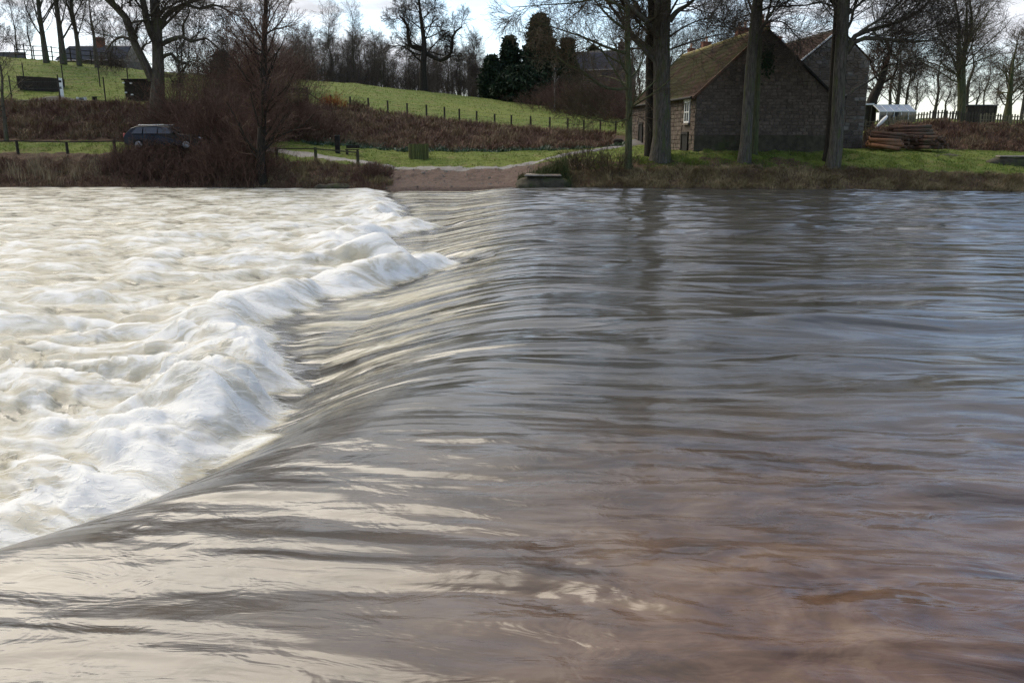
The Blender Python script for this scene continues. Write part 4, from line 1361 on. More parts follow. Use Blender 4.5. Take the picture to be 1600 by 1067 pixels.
stones_on(cott, side, 0.0, rs_, 0, 'side_stone', MS, m_stone, 0.06)
for k_, (a_, b_, c_, d_) in enumerate(openings):
    if k_ < 2:
        f_ = MB()
        for q_ in ((a_, a_ + 0.09, c_, d_), (b_ - 0.09, b_, c_, d_), (a_ + 0.09, b_ - 0.09, c_, c_ + 0.09), (a_ + 0.09, b_ - 0.09, d_ - 0.09, d_), ((a_ + b_) / 2 - 0.03, (a_ + b_) / 2 + 0.03, c_ + 0.09, d_ - 0.09)):
            f_.box(-0.085, -0.01, q_[0], q_[1], q_[2], q_[3])
        f_.box(-0.08, -0.012, a_ + 0.09, (a_ + b_) / 2 - 0.03, (c_ + d_) / 2 - 0.03, (c_ + d_) / 2 + 0.03)
        f_.box(-0.08, -0.012, (a_ + b_) / 2 + 0.03, b_ - 0.09, (c_ + d_) / 2 - 0.03, (c_ + d_) / 2 + 0.03)
        w_ = f_.build('window', m_white, cott)
        for ya, yb in ((a_ + 0.09, (a_ + b_) / 2 - 0.03), ((a_ + b_) / 2 + 0.03, b_ - 0.09)):
            for za, zb in ((c_ + 0.09, (c_ + d_) / 2 - 0.03), ((c_ + d_) / 2 + 0.03, d_ - 0.09)):
                MB().box(-0.04, -0.02, ya, yb, za, zb).build('pane', m_glass, w_)
        MB().box(-0.14, -0.0, a_ - 0.08, b_ + 0.08, c_ - 0.12, c_).build('window_sill', m_stone_grey, cott)
        MB().box(-0.11, -0.0, a_ - 0.12, b_ + 0.12, d_, d_ + 0.14).build('lintel', m_white, cott)
    else:
        dm = MB().box(-0.10, -0.0, a_, a_ + 0.12, c_, d_)
        dm.box(-0.10, 0.0, b_ - 0.12, b_, c_, d_).box(-0.10, 0.0, a_ + 0.12, b_ - 0.12, d_ - 0.14, d_)
        dr = dm.build('door', m_dark, cott)
        for q_ in range(4):
            w4 = (b_ - a_ - 0.24) / 4
            MB().box(-0.05, -0.01, a_ + 0.12 + q_ * w4 + 0.01, a_ + 0.12 + (q_ + 1) * w4 - 0.01, c_, d_ - 0.14).build('plank', m_dark, dr)
OV = 0.28
tz = (RH - EH) / AP
tzr = (RH - EH) / (HW - AP)
V, F = pantile_slope((-OV, HL + 0.1, EH - OV * tz + 0.08), (-OV, -0.16, EH - OV * tz + 0.08), (AP, HL + 0.1, RH + 0.08), (AP, -0.16, RH + 0.08))
rf = link('roof', np_mesh('roof', V, F, True, [m_roof_moss]), cott)
V, F = pantile_slope((HW + OV, -0.16, EH - OV * tzr + 0.08), (HW + OV, HL + 0.1, EH - OV * tzr + 0.08), (AP, -0.16, RH + 0.08), (AP, HL + 0.1, RH + 0.08))
link('roof', np_mesh('roof', V, F, True, [m_roof_moss]), cott)
m_ridge = rough_mat('lichen_ridge', (0.15, 0.125, 0.045), (0.27, 0.23, 0.085), 5.0, 0.9, 0.4, (0.16, 0.12, 0.08))
for q_ in range(34):
    y0_ = -0.12 + q_ * 0.5
    MB().bar((AP, y0_, RH + 0.10), (AP, y0_ + 0.49, RH + 0.10), 0.13, 8).build('ridge_tile', m_ridge, rf)
# verge boards down both rakes and the rainwater pipes
vm = MB()
d1_ = Vector((AP + OV, 0, tz * (AP + OV))).normalized()
vm.bar((-OV, -0.10, EH - OV * tz + 0.04), (AP - 0.08, -0.10, RH - 0.02), 0.085, 4)
vm.build('verge', m_log, cott)
MB().bar((HW + OV, -0.10, EH - OV * tzr + 0.04), (AP + 0.10, -0.10, RH - 0.02), 0.085, 4).build('verge', m_dark, cott)
pp = MB().bar((HW - 0.12, -0.16, -0.2), (HW - 0.12, -0.16, EH - 0.1), 0.055, 8)
pp.bar((HW - 0.12, -0.16, EH - 0.1), (HW + 0.2, -0.02, EH + 0.05), 0.05, 8)
for z_ in (0.5, 1.0, 2.0):
    pp.bar((HW - 0.12, -0.16, z_), (HW - 0.12, -0.16, z_ + 0.08), 0.075, 8)
pp.build('drainpipe', m_pipe, cott)
MB().bar((2.62, -0.13, -0.2), (2.62, -0.13, 4.6), 0.05, 8).build('drainpipe', m_pipe, cott)
gm_ = MB().bar((-OV - 0.06, -0.1, EH - 0.16), (-OV - 0.06, HL, EH - 0.16), 0.07, 8)
gm_.build('gutter', m_dark, cott)
# ragged ivy scar high in the gable
ivy = MB()
for q_ in range(260):
    cx_, cz_ = AP + 0.15 + rs_.gauss(0, 0.17), 4.95 + rs_.gauss(0, 0.42)
    s_ = rs_.uniform(0.04, 0.09)
    a_ = rs_.uniform(0, 6.28)
    v_ = [(cx_ + s_ * math.cos(a_ + t_), -0.075 - rs_.uniform(0, 0.06), cz_ + s_ * math.sin(a_ + t_)) for t_ in (0, 1.7, 3.1, 4.6)]
    ivy.add(v_, [(0, 1, 2, 3)])
io = ivy.build('ivy', m_needle, cott)
io['kind'] = 'stuff'


# --- tall rear cottage and the row behind
def plain_house(name, label, px_, Y, rot, w_l, w_r, length, ez_l, ez_r, rz_, base_z, wall, roof, courses=10):
    """gable at local y=0, ridge above x=0; ez/rz are absolute heights"""
    p_ = P(px_, 120, Y)
    e = empty(name, (p_.x, Y, base_z), label, 'house', None, rot)
    h = lambda z_: z_ - base_z
    MB().prism([(-w_l, -0.8), (w_r, -0.8), (w_r, h(ez_r)), (0, h(rz_)), (-w_l, h(ez_l))], 0, length).build('wall', wall, e)
    s1 = (rz_ - ez_l) / w_l
    s2 = (rz_ - ez_r) / w_r
    o_ = 0.2
    V, F = pantile_slope((-w_l - o_, length, h(ez_l) - o_ * s1 + 0.07), (-w_l - o_, -0.08, h(ez_l) - o_ * s1 + 0.07), (0, length, h(rz_) + 0.07), (0, -0.08, h(rz_) + 0.07), courses=courses)
    r1_ = link('roof', np_mesh('roof', V, F, True, [roof]), e)
    V, F = pantile_slope((w_r + o_, -0.08, h(ez_r) - o_ * s2 + 0.07), (w_r + o_, length, h(ez_r) - o_ * s2 + 0.07), (0, -0.08, h(rz_) + 0.07), (0, length, h(rz_) + 0.07), courses=courses)
    link('roof', np_mesh('roof', V, F, True, [roof]), e)
    MB().bar((0, -0.1, h(rz_) + 0.09), (0, length, h(rz_) + 0.09), 0.12, 8).build('ridge', m_stone_grey, r1_)
    return e, r1_


gzb = zat(235, 55)
tall, tr_ = plain_house('tall_cottage', 'taller rubble stone cottage with red pantiles behind the mossy cottage', 1308, 55.5, R(3), 3.3, 2.05, 11.5, zat(118, 55.5), zat(96, 55.5), zat(48, 55.5), gzb, m_stone_grey, m_roof_red)
hh_ = zat(48, 55.5) - gzb
hl_ = zat(118, 55.5) - gzb
MB().bar((-3.4, -0.12, hl_ + 0.1), (-0.1, -0.12, hh_ + 0.12), 0.06, 4).build('verge', m_white, tall)
rs_ = random.Random(78)


def tall_in(z_):
    er_ = zat(96, 55.5) - gzb
    l_ = -3.3 if z_ < hl_ else -3.3 * (1 - (z_ - hl_) / (hh_ - hl_))
    r_ = 2.05 if z_ < er_ else 2.05 * (1 - (z_ - er_) / (hh_ - er_))
    return (l_, r_)


m_stone_keep = m_stone
stones_on(tall, lay_stones(rs_, tall_in, -3.3, 2.05, 0.1, hh_ - 0.1, (0.2, 0.34), (0.3, 0.7)), 0.0, rs_, 180, 'stone', None, m_stone_grey, 0.06)
sk = MB().box(1.3, 1.9, 9.2, 9.9, hh_ - 1.3, hh_ + 0.35)
chimney(tall, -0.2, 10.9, hh_ - 0.6, 0.62, 1.3, 0.6, 0)
row, rr_ = plain_house('cottage_row', 'long dark-roofed cottage row with red chimneys behind the mossy roof', 1200, 67, R(4.5), 4.0, 4.0, 19, zat(126, 67), zat(126, 67), zat(55, 67), gzb, m_stone_grey, m_roof_dark)
rz_ = zat(55, 67) - gzb
for (px_, top, bot, w_, pots, y_) in ((1195.5, 33, 60, 0.68, 2, 1.5), (1160, 44, 72, 0.95, 2, 6.5), (1104, 66, 90, 0.80, 1, 15.0), (1080, 76, 96, 0.55, 1, 18.5)):
    Yw = 67 + y_
    p_ = P(px_, top, Yw)
    loc_ = row.matrix_basis.inverted() @ Vector((p_.x, Yw, p_.z))
    zb_ = zat(bot, Yw) - gzb - 0.5
    chimney(row, loc_.x, loc_.y, zb_, w_, loc_.z - zb_ - 0.1, 0.7, pots)
# white painted skew at the head of the row's gable
MB().bar((0.0, -0.16, rz_ + 0.14), (2.0, -0.16, rz_ + 0.14 - 2.0 * (rz_ - (zat(126, 67) - gzb)) / 4.0), 0.20, 4).build('skew', m_white, row)
MB().bar((0.0, -0.16, rz_ + 0.14), (-1.2, -0.16, rz_ + 0.14 - 1.2 * (rz_ - (zat(126, 67) - gzb)) / 4.0), 0.20, 4).build('skew', m_white, row)
farh, fr_ = plain_house('far_cottage', 'grey slate cottage half hidden behind the conifers and poplars', 978, 118, R(62), 4.0, 4.0, 11, zat(112, 118), zat(112, 118), zat(80, 118), zat(190, 118), m_stone_grey, m_slate)
chimney(farh, 0, 0.8, zat(80, 118) - zat(190, 118) - 0.4, 0.7, 1.4, 0.7, 2)

# slate barn on the left skyline, gable-less long side to us
bb = on_ground(146, 94)
barn = empty('slate_barn', (P(90, 100, 94).x, 94, zat(106, 94)), 'long low barn with purple grey slate roof on the left skyline', 'barn', None, R(-3))
bw_ = P(196, 100, 94).x - P(90, 100, 94).x
MB().box(0, bw_, 0, 5, -1.5, 0.75).build('wall', m_stone_grey, barn)
V, F = pantile_slope((-0.2, -0.3, 0.65), (bw_ + 0.2, -0.3, 0.65), (0.1, 2.5, 2.45), (bw_ - 0.25, 2.5, 2.45), 0.5, 0.012, 9)
br = link('roof', np_mesh('roof', V, F, False, [m_slate]), barn)
V, F = pantile_slope((bw_ + 0.2, 5.3, 0.65), (-0.2, 5.3, 0.65), (bw_ - 0.25, 2.5, 2.45), (0.1, 2.5, 2.45), 0.5, 0.012, 9)
link('roof', np_mesh('roof', V, F, False, [m_slate]), barn)
MB().prism([(0, 0), (5.2, 0), (2.6, 1.78)], 0, 0.1, Matrix.Translation((bw_ - 0.05, 0, 0.68)) @ Matrix.Rotation(R(90), 4, 'Z')).build('gable', m_stone_grey, barn)
MB().box(bw_ * 0.5 - 0.35, bw_ * 0.5 + 0.35, 2.1, 2.9, 2.2, 3.3).build('chimney', m_brick, barn)
wl = empty('field_wall', (P(0, 90, 92).x, 92, zat(93, 92)), 'low stone wall on the skyline at the left edge', 'wall')
x0_, x1_ = P(-120, 90, 92).x - P(0, 90, 92).x, P(37, 90, 92).x - P(0, 90, 92).x
MB().box(x0_, x1_, 0, 0.5, -1.2, 0.62).build('masonry', m_slate, wl)
cap = MB().prism([(x0_, 0.62), (x1_ + 0.05, 0.62), (x1_ + 0.05, 0.70), (x0_, 0.78)], -0.06, 0.56)
cap.build('coping', m_slate, wl)
# church tower glimpsed through the wood
ctp = P(738, 120, 135)
ct = empty('church_tower', (ctp.x, 135, zat(150, 135)), 'small grey battlemented church tower behind the wood', 'tower')
th = zat(106, 135) - zat(150, 135)
MB().box(-0.75, 0.75, 0, 1.5, -3, th).build('tower_wall', m_stone_grey, ct)
MB().box(-0.85, 0.85, -0.1, 1.6, th, th + 0.15).build('string_course', m_stone_grey, ct)
for x_ in (-0.68, -0.0, 0.68):
    MB().box(x_ - 0.17, x_ + 0.17, -0.1, 0.1, th + 0.15, th + 0.6).build('merlon', m_stone_grey, ct)
MB().box(-0.2, 0.2, -0.04, 0.0, th - 1.6, th - 0.6).build('belfry_window', m_dark, ct)


# ------------------------------------------------------------------ fences
def post(x, y, z, h, r, e, mat, name='post', square=True):
    return MB().bar((x, y, z - 0.25), (x, y, z + h), r, 4 if square else 8, r * 0.92).build(name, mat, e)


def post_fence(label, pts, h, r, rails, mat, wire=False, name='fence', rail_r=0.05):
    """pts: (column, distance); rails at the given heights"""
    g_ = [on_ground(a_, b_) for a_, b_ in pts]
    o0 = g_[0].copy()
    e = empty(name, o0, label, 'fence')
    for p_ in g_:
        post(p_.x - o0.x, p_.y - o0.y, p_.z - o0.z, h * random.Random(p_.x).uniform(0.93, 1.06), r, e, mat)
    for rh in rails:
        for a_, b_ in zip(g_[:-1], g_[1:]):
            a2 = a_ - o0 + Vector((0, -r * 0.9, rh))
            b2 = b_ - o0 + Vector((0, -r * 0.9, rh))
            MB().bar(a2, b2, rail_r, 4 if not wire else 3, roll=math.pi / 4 if False else 0).build('wire' if wire else 'rail', m_wire if wire else mat, e)
    return e


post_fence('dark rail fence along the left bank behind the reeds', [(-130, 52.4), (-55, 52.4), (23, 52.4), (101, 52.4), (176, 52.4), (245, 52.4)], 0.78, 0.10, (0.72,), m_post_dark, rail_r=0.05)
post_fence('low rail fence beside the alder, ending at the ford', [(430, 51.4), (491, 50.8), (557, 50.2)], 0.72, 0.095, (0.66,), m_post, rail_r=0.05)
hp = [519, 549, 577, 607, 637, 667, 695, 718, 745, 773, 799, 829, 859, 887, 912, 938, 962]
post_fence('long post and wire fence along the foot of the green hill', [(x_, float(np.interp(x_, _KX, _KY[:, 4])) + 1.6) for x_ in hp], 0.98, 0.075, (0.3, 0.6, 0.9), m_post_dark, True, rail_r=0.006)
post_fence('tall wire fence along the top of the left brown slope', [(-50, 62.6), (25, 62.6), (100, 62.6), (170, 62.6)], 1.95, 0.055, (0.5, 1.0, 1.45, 1.85), m_post_dark, True, rail_r=0.006)
post_fence('second wire fence crossing the left field below the skyline', [(-20, 72), (48, 72), (108, 72), (164, 72), (208, 72)], 1.7, 0.055, (0.5, 1.0, 1.5), m_post_dark, True, rail_r=0.006)
post_fence('three-rail timber fence on the skyline before the slate barn', [(40, 88), (54, 88), (68, 88), (82, 88), (96, 88), (110, 88), (124, 88), (140, 88), (155, 88), (171, 88), (186, 88)], 1.35, 0.07, (0.35, 0.8, 1.25), m_post_dark, rail_r=0.05)
# field gate
ga, gb2 = on_ground(444, 67.2), on_ground(483, 67.2)
gate = empty('field_gate', ga, 'five-bar wooden field gate at the top of the slope', 'gate')
gv = gb2 - ga
for t_ in (0.0, 1.0):
    post(gv.x * t_, gv.y * t_, gv.z * t_, 1.35, 0.12, gate, m_post, 'gate_post')
for k_ in range(5):
    z_ = 0.22 + k_ * 0.24
    MB().bar((0.1, -0.05, z_), (gv.x - 0.12, gv.y - 0.05, gv.z + z_), 0.05, 4).build('bar', m_post, gate)
MB().bar((0.12, -0.1, 0.22), (gv.x - 0.2, gv.y - 0.1, gv.z + 1.15), 0.04, 4).build('brace', m_post, gate)
MB().bar((gv.x - 0.32, gv.y - 0.03, gv.z + 0.1), (gv.x - 0.32, gv.y - 0.03, gv.z + 1.25), 0.05, 4).build('stile', m_post, gate)
MB().bar((gv.x + 0.05, gv.y, gv.z + 0.95), (gv.x + 1.5, gv.y, gv.z - 0.05), 0.06, 4).build('strut', m_post, gate)


# paling fences on the right
def palings(label, pxa, pxb, Y, h, mat, step=0.20, group=None):
    a_, b_ = on_ground(pxa, Y), on_ground(pxb, Y)
    e = empty('paling_fence', a_, label, 'fence')
    n_ = int((b_ - a_).length / step)
    me_ = MB().prism([(-0.055, -0.1), (0.055, -0.1), (0.055, h - 0.06), (0, h), (-0.055, h - 0.06)], -0.02, 0.0).mesh('paling', mat)
    r_ = random.Random(pxa)
    for i_ in range(n_):
        p_ = (b_ - a_) * (i_ / n_)
        X_, Y_ = a_.x + p_.x, a_.y + p_.y
        o_ = link('paling', me_, e, (p_.x, p_.y - 0.03, gz(X_, Y_) - a_.z))
        o_.rotation_euler = (0, r_.uniform(-0.05, 0.05), 0)
        o_.scale = (1, 1, r_.uniform(0.92, 1.05))
    for z_ in (0.25, h * 0.75):
        n2 = 8
        for i_ in range(n2):
            p_, q_ = (b_ - a_) * (i_ / n2), (b_ - a_) * ((i_ + 1) / n2)
            MB().bar((p_.x, p_.y + 0.03, gz(a_.x + p_.x, a_.y + p_.y) - a_.z + z_), (q_.x, q_.y + 0.03, gz(a_.x + q_.x, a_.y + q_.y) - a_.z + z_), 0.04, 4).build('rail', mat, e)


palings('pale paling fence in front of the greenhouse', 1388, 1450, 62.6, 0.72, m_pale_wood)
palings('dark paling fence between the pale palings and the board hut', 1450, 1530, 62.8, 0.85, m_dark_wood)
palings('weathered paling fence running out at the right edge', 1530, 1640, 62.8, 0.72, m_pale_wood)
hutp = on_ground(1530, 65)
hut = empty('board_hut', hutp, 'small flat-roofed board hut behind the paling fence', 'shed', None, R(-4))
hx = P(1562, 180, 65).x - P(1518, 180, 65).x
for i_ in range(12):
    w_ = hx / 12
    MB().box(-hx / 2 + i_ * w_ + 0.01, -hx / 2 + (i_ + 1) * w_ - 0.01, -0.03, 0.0, -0.2, 1.28).build('board', m_dark_wood, hut)
MB().box(-hx / 2 + 0.02, hx / 2 - 0.02, 0.004, 1.6, -0.2, 1.26).build('wall', m_dark_wood, hut)
MB().box(-hx / 2 - 0.08, hx / 2 + 0.08, -0.12, 1.72, 1.284, 1.36).build('roof', m_slate, hut)
# greenhouse
gp = on_ground(1400, 68)
zg = zat(188, 68) - 0.22
gh = empty('greenhouse', (P(1374, 180, 68).x, 68, zg), 'white framed greenhouse with bright glass roof behind the pale palings', 'greenhouse', None, R(2))
gw = P(1432, 180, 68).x - P(1374, 180, 68).x
ns = 5
fr = MB()
for i_ in range(ns + 1):
    x_ = gw * i_ / ns
    fr.box(x_ - 0.025, x_ + 0.025, -0.03, 0.02, 0, 0.86)
    fr.bar((x_, -0.02, 0.86), (x_, 1.25, 1.42), 0.028, 4)
fr.box(-0.02, gw + 0.02, -0.035, 0.025, 0.84, 0.90)
fr.bar((0, 1.25, 1.42), (gw, 1.25, 1.42), 0.04, 4)
fr.bar((0, 2.5, 0.86), (gw, 2.5, 0.86), 0.03, 4).bar((0, 2.5, 0), (0, 2.5, 0.86), 0.03, 4).bar((gw, 2.5, 0), (gw, 2.5, 0.86), 0.03, 4)
fr.build('frame', m_white, gh)
for i_ in range(ns):
    xa, xb = gw * i_ / ns + 0.03, gw * (i_ + 1) / ns - 0.03
    MB().box(xa, xb, -0.008, 0.0, 0.25, 0.84).build('pane', m_glass, gh)
    MB().add([(xa, 0.0, 0.885), (xb, 0.0, 0.885), (xb, 1.24, 1.435), (xa, 1.24, 1.435)], [(0, 1, 2, 3)]).build('roof_pane', m_sky_glass, gh)
    MB().add([(xb, 2.5, 0.885), (xa, 2.5, 0.885), (xa, 1.26, 1.435), (xb, 1.26, 1.435)], [(0, 1, 2, 3)]).build('roof_pane', m_sky_glass, gh)
MB().box(0, gw, -0.06, -0.035, -0.3, 0.25).build('base_wall', m_pale_wood, gh)
# small white lean-to, rail gate and tilted pale board by the tall gable
lt = empty('lean_to', (P(1350, 178, 66).x, 66, zat(192, 66)), 'small white-roofed lean-to at the foot of the tall gable', 'shed')
lw = P(1362, 178, 66).x - P(1350, 178, 66).x
MB().box(-0.05, lw + 0.1, -0.1, 1.0, 1.30, 1.42).build('roof', m_white, lt)
MB().box(0.05, 0.15, 0, 0.1, -0.3, 1.3).build('post', m_post, lt)
MB().box(lw - 0.1, lw, 0, 0.1, -0.3, 1.3).build('post', m_post, lt)
MB().box(0.15, lw - 0.1, 0.3, 0.34, -0.3, 1.29).build('wall', m_dark_wood, lt)
rg = empty('rail_gate', on_ground(1352, 62.0), 'low grey rail gate between the tall gable and pale palings', 'gate')
gx = on_ground(1388, 62.0).x - on_ground(1352, 62.0).x
for z_ in (0.25, 0.50, 0.75):
    MB().bar((0, 0, z_), (gx, 0, z_ + 0.12), 0.04, 4).build('rail', m_pale_wood, rg)
for x_ in (0, gx * 0.5, gx):
    MB().bar((x_, 0.03, -0.2), (x_, 0.03, 0.92), 0.045, 4).build('post', m_pale_wood, rg)
bo = P(1379, 186, 61.2)
bt = empty('upturned_boat', (bo.x, bo.y, gz(bo.x, bo.y)), 'small white rowing boat stood on end against the rail gate', 'boat')
bm_ = MB()
prof = [(0.0, 0.05), (0.2, 0.16), (0.55, 0.23), (0.85, 0.2), (1.0, 0.12)]
vs_, fs_ = [], []
for k_, (t_, w_) in enumerate(prof):
    for a_ in np.linspace(0, math.pi, 7):
        vs_.append((-0.45 + 1.0 * t_ * 0.75 + math.cos(a_) * w_ * 0.45, -math.sin(a_) * w_ * 0.9, t_ * 0.85 - math.cos(a_) * w_ * 0.35))
for k_ in range(len(prof) - 1):
    for a_ in range(6):
        fs_.append((k_ * 7 + a_, k_ * 7 + a_ + 1, (k_ + 1) * 7 + a_ + 1, (k_ + 1) * 7 + a_))
bm_.add(vs_, fs_).build('hull', m_white, bt, True)
MB().bar((-0.45, 0.0, 0.0), (0.3, 0.0, 0.9), 0.03, 5).build('keel', m_white, bt)

# ------------------------------------------------------------------ log pile
def make_log(px_, py_, Y, L, r, az, tilt, fresh, label):
    c_ = P(px_, py_, Y)
    e = empty('log', (c_.x, c_.y, c_.z - r), label, 'log', 'logs of the timber pile')
    d_ = Vector((math.cos(az) * math.cos(tilt), math.sin(az) * math.cos(tilt), math.sin(tilt)))
    a_, b_ = -d_ * L / 2 + Vector((0, 0, r)), d_ * L / 2 + Vector((0, 0, r))
    mb_ = MB().bar(a_, b_, r, 9, r * 0.88)
    mb_.build('bark', m_log_orange if fresh else m_log, e, True)
    MB().bar(a_ - d_ * 0.012, a_ + d_ * 0.004, r * 0.93, 9).build('cut_end', m_log_end, e)
    MB().bar(b_ - d_ * 0.004, b_ + d_ * 0.012, r * 0.82, 9).build('cut_end', m_log_end, e)


rs_ = random.Random(12)
nlog = 0
# (column of pile centre, rows: [y of layer, count], distance, fresh)
piles = [(1382, [(229, 7), (224, 6), (219, 6), (214, 5), (210, 3)], 52.2, 1, 'orange'), (1424, [(229, 9), (224, 9), (219, 8), (214, 8), (209, 7), (204, 6), (199, 4)], 54.0, 0, 'brown'), (1452, [(230, 5), (225, 4), (220, 4), (215, 3)], 52.8, 0, 'dark')]
for pc, layers, Yc_, fresh, wd in piles:
    for li, (ly, cnt) in enumerate(layers):
        for k_ in range(cnt):
            depth = (k_ - (cnt - 1) / 2) * 0.26
            ends = pc != 1382 and not (pc == 1424 and li > 3)
            side_px = depth * 24 if ends else 0
            depth = depth * 0.35 if ends else depth
            px_ = pc + side_px + rs_.uniform(-3, 3) + (li * 1.2 if pc == 1382 else 0)
            az = R(-24 if pc == 1382 else (-12 if li > 3 else -62) if pc == 1424 else -70) + rs_.gauss(0, 0.12)
            wh = ('lowest layer', 'second layer', 'third layer', 'fourth layer', 'fifth layer', 'sixth layer', 'top layer')[min(li, 6) if li < len(layers) - 1 else 6]
            yy_ = ly + 0.4 * rs_.uniform(-1, 1) - depth * 0.6
            make_log(px_, yy_, Yc_ + depth, (1.75 if pc == 1382 else 2.2 if pc == 1424 else 1.5) * rs_.uniform(0.85, 1.15), rs_.uniform(0.10, 0.135), az, R(-5 if pc == 1382 else -1) + rs_.gauss(0, 0.035), fresh and li < 3,
                     '%s log, %s, %s, %s heap of the timber pile' % ({'orange': 'orange-brown', 'brown': 'red-brown', 'dark': 'dark brown'}[wd], ORD[k_] + (' from left' if ends else ' from front'), wh, {'orange': 'leftmost', 'brown': 'tall middle', 'dark': 'rightmost low'}[wd]))
            nlog += 1
print('logs', nlog)

# ------------------------------------------------------------------ things on the lawn and field
sb = on_ground(653, 54.6)
sc_ = empty('slatted_bin_screen', sb, 'round greenish slatted timber bin screen on the lawn', 'bin screen')
me_ = MB().prism([(-0.062, -0.1), (0.062, -0.1), (0.062, 0.98), (-0.062, 0.98)], -0.02, 0.02).mesh('slat', rough_mat('green_slats', (0.055, 0.065, 0.018), (0.125, 0.130, 0.045), 6.0, 0.9, 0.4, None, stretch=(3, 3, 0.5), island=0.3))
for i_ in range(28):
    a_ = 2 * math.pi * i_ / 28
    o_ = link('slat', me_, sc_, (math.cos(a_) * 0.62, math.sin(a_) * 0.62, 0))
    o_.rotation_euler = (0, 0, a_ + math.pi / 2)
    o_.scale = (1, 1, 0.95 + 0.06 * ((i_ * 7) % 5) / 5)
hoop = MB()
for z_ in (0.2, 0.75):
    for i_ in range(28):
        a_, b_ = 2 * math.pi * i_ / 28, 2 * math.pi * (i_ + 1) / 28
        hoop.bar((math.cos(a_) * 0.58, math.sin(a_) * 0.58, z_), (math.cos(b_) * 0.58, math.sin(b_) * 0.58, z_), 0.02, 4)
hoop.build('hoop', m_wire, sc_)
lb_ = on_ground(526, 55)
bn = empty('litter_bin', lb_, 'dark litter bin on a post behind the low rail fence', 'bin')
MB().bar((0, 0, -0.2), (0, 0, 1.05), 0.16, 8, 0.18).build('bin_body', m_dark, bn)
MB().bar((0, 0, 1.05), (0, 0, 1.12), 0.21, 8, 0.15).build('lid', m_dark, bn)
MB().box(-0.13, 0.13, -0.2, -0.16, 0.45, 0.75).build('plate', m_post_dark, bn)
bp_ = on_ground(548, 54.0)
bc_ = empty('bench', bp_, 'low dark timber bench beside the litter bin', 'bench')
for y_ in (0, 0.14, 0.28):
    MB().box(-0.42, 0.42, y_, y_ + 0.12, 0.32, 0.37).build('seat_board', m_post_dark, bc_)
for x_ in (-0.33, 0.33):
    MB().box(x_ - 0.05, x_ + 0.05, 0.04, 0.36, -0.15, 0.318).build('leg', m_post_dark, bc_)
MB().box(-0.42, 0.42, 0.42, 0.46, 0.42, 0.62).build('backrest', m_post_dark, bc_)


def stone_block(name, label, cat, px_, Y, w, d, h, mat, cap=None, seed=0, sink=0.4, boxy=3.2):
    """weathered block: a squared-off lump with a pitted, uneven surface"""
    b_ = on_ground(px_, Y)
    e = empty(name, b_, label, cat)
    nu, nv = 40, 20
    th_ = np.linspace(0, 2 * math.pi, nu, endpoint=False)
    ph_ = np.linspace(-math.pi / 2, math.pi / 2, nv)
    PH, TH = np.meshgrid(ph_, th_, indexing='ij')
    f_ = lambda v: np.sign(v) * np.abs(v) ** (2 / boxy)
    X_ = f_(np.cos(PH)) * f_(np.cos(TH)) * w / 2
    Y_ = f_(np.cos(PH)) * f_(np.sin(TH)) * d / 2
    Z_ = f_(np.sin(PH)) * (h + sink) / 2 + (h - sink) / 2
    k_ = 0.16 * fbm(X_ / 0.7 + Z_ / 0.5 + seed, Y_ / 0.7 + Z_ / 0.6, 500 + seed, 4) * min(1.0, d)
    X_ = X_ * (1 + k_ / w * 1.4)
    Y_ = Y_ * (1 + k_ / d)
    Z_ = Z_ + 0.5 * k_ * (Z_ > 0) * (1 if cap is None else 0.4)
    i_ = np.arange(nu * nv).reshape(nv, nu)
    j_ = np.roll(i_, -1, axis=1)
    F_ = np.stack([i_[:-1], j_[:-1], j_[1:], i_[1:]], -1).reshape(-1, 4)
    link('block', np_mesh('block', np.stack([X_, Y_, Z_], -1).reshape(-1, 3), F_, True, [mat]), e)
    if cap:
        MB().add([(-w * .34, -d * .40, h + .02), (w * .30, -d * .42, h + .01), (w * .33, d * .36, h + .02), (-w * .30, d * .4, h + .03),
                  (-w * .33, -d * .38, h + .10), (w * .28, -d * .40, h + .085), (w * .31, d * .34, h + .10), (-w * .29, d * .38, h + .11)],
                 [(0, 3, 2, 1), (4, 5, 6, 7), (0, 1, 5, 4), (1, 2, 6, 5), (2, 3, 7, 6), (3, 0, 4, 7)]).build('slab', cap, e, bevel=0.02)
    return e


stone_block('stone_abutment', 'mossy stone abutment with a flat slab at the end of the weir', 'abutment', 850, 44.3, 3.0, 1.7, 0.30, m_moss_wall, m_stone_grey, 3, 1.3)
blades('moss_tufts', 'green mossy tufts over the stone abutment', 'moss', lambda r_, n: ((850 - 800) * 44.3 / (F_PX * 1.032) + r_.uniform(-1.35, 1.35, n), 44.3 + r_.uniform(-0.75, 0.75, n)), 3600, 0.72, 0.014, strand_mat('moss_strands', [(0.03, 0.04, 0.012), (0.07, 0.085, 0.022), (0.11, 0.09, 0.04)]), 61, 0.5)
stone_block('stone_trough', 'dark stone block sunk in the grass before the log pile', 'stone block', 1484, 49.0, 1.8, 0.8, 0.18, m_moss_wall, None, 4)
stone_block('stone_culvert', 'long dark stone slab in the grass at the right edge', 'stone block', 1592, 46.6, 3.0, 0.9, 0.26, m_moss_wall, m_stone_grey, 5)
stone_block('boulder', 'dark mossy boulder at the foot of the left bank by the ford', 'boulder', 520, 46.9, 2.6, 1.0, 0.12, m_moss_wall, None, 6, 1.0)
stone_block('boulder', 'flat wet boulder lying at the water edge of the ford', 'boulder', 597, 45.3, 1.7, 0.8, 0.10, m_bark_dark, None, 7, 0.8)
stone_block('boulder', 'small dark rock by the grass verge left of the slender poplar', 'boulder', 966, 60.0, 0.9, 0.6, 0.3, m_bark_dark, None, 8)
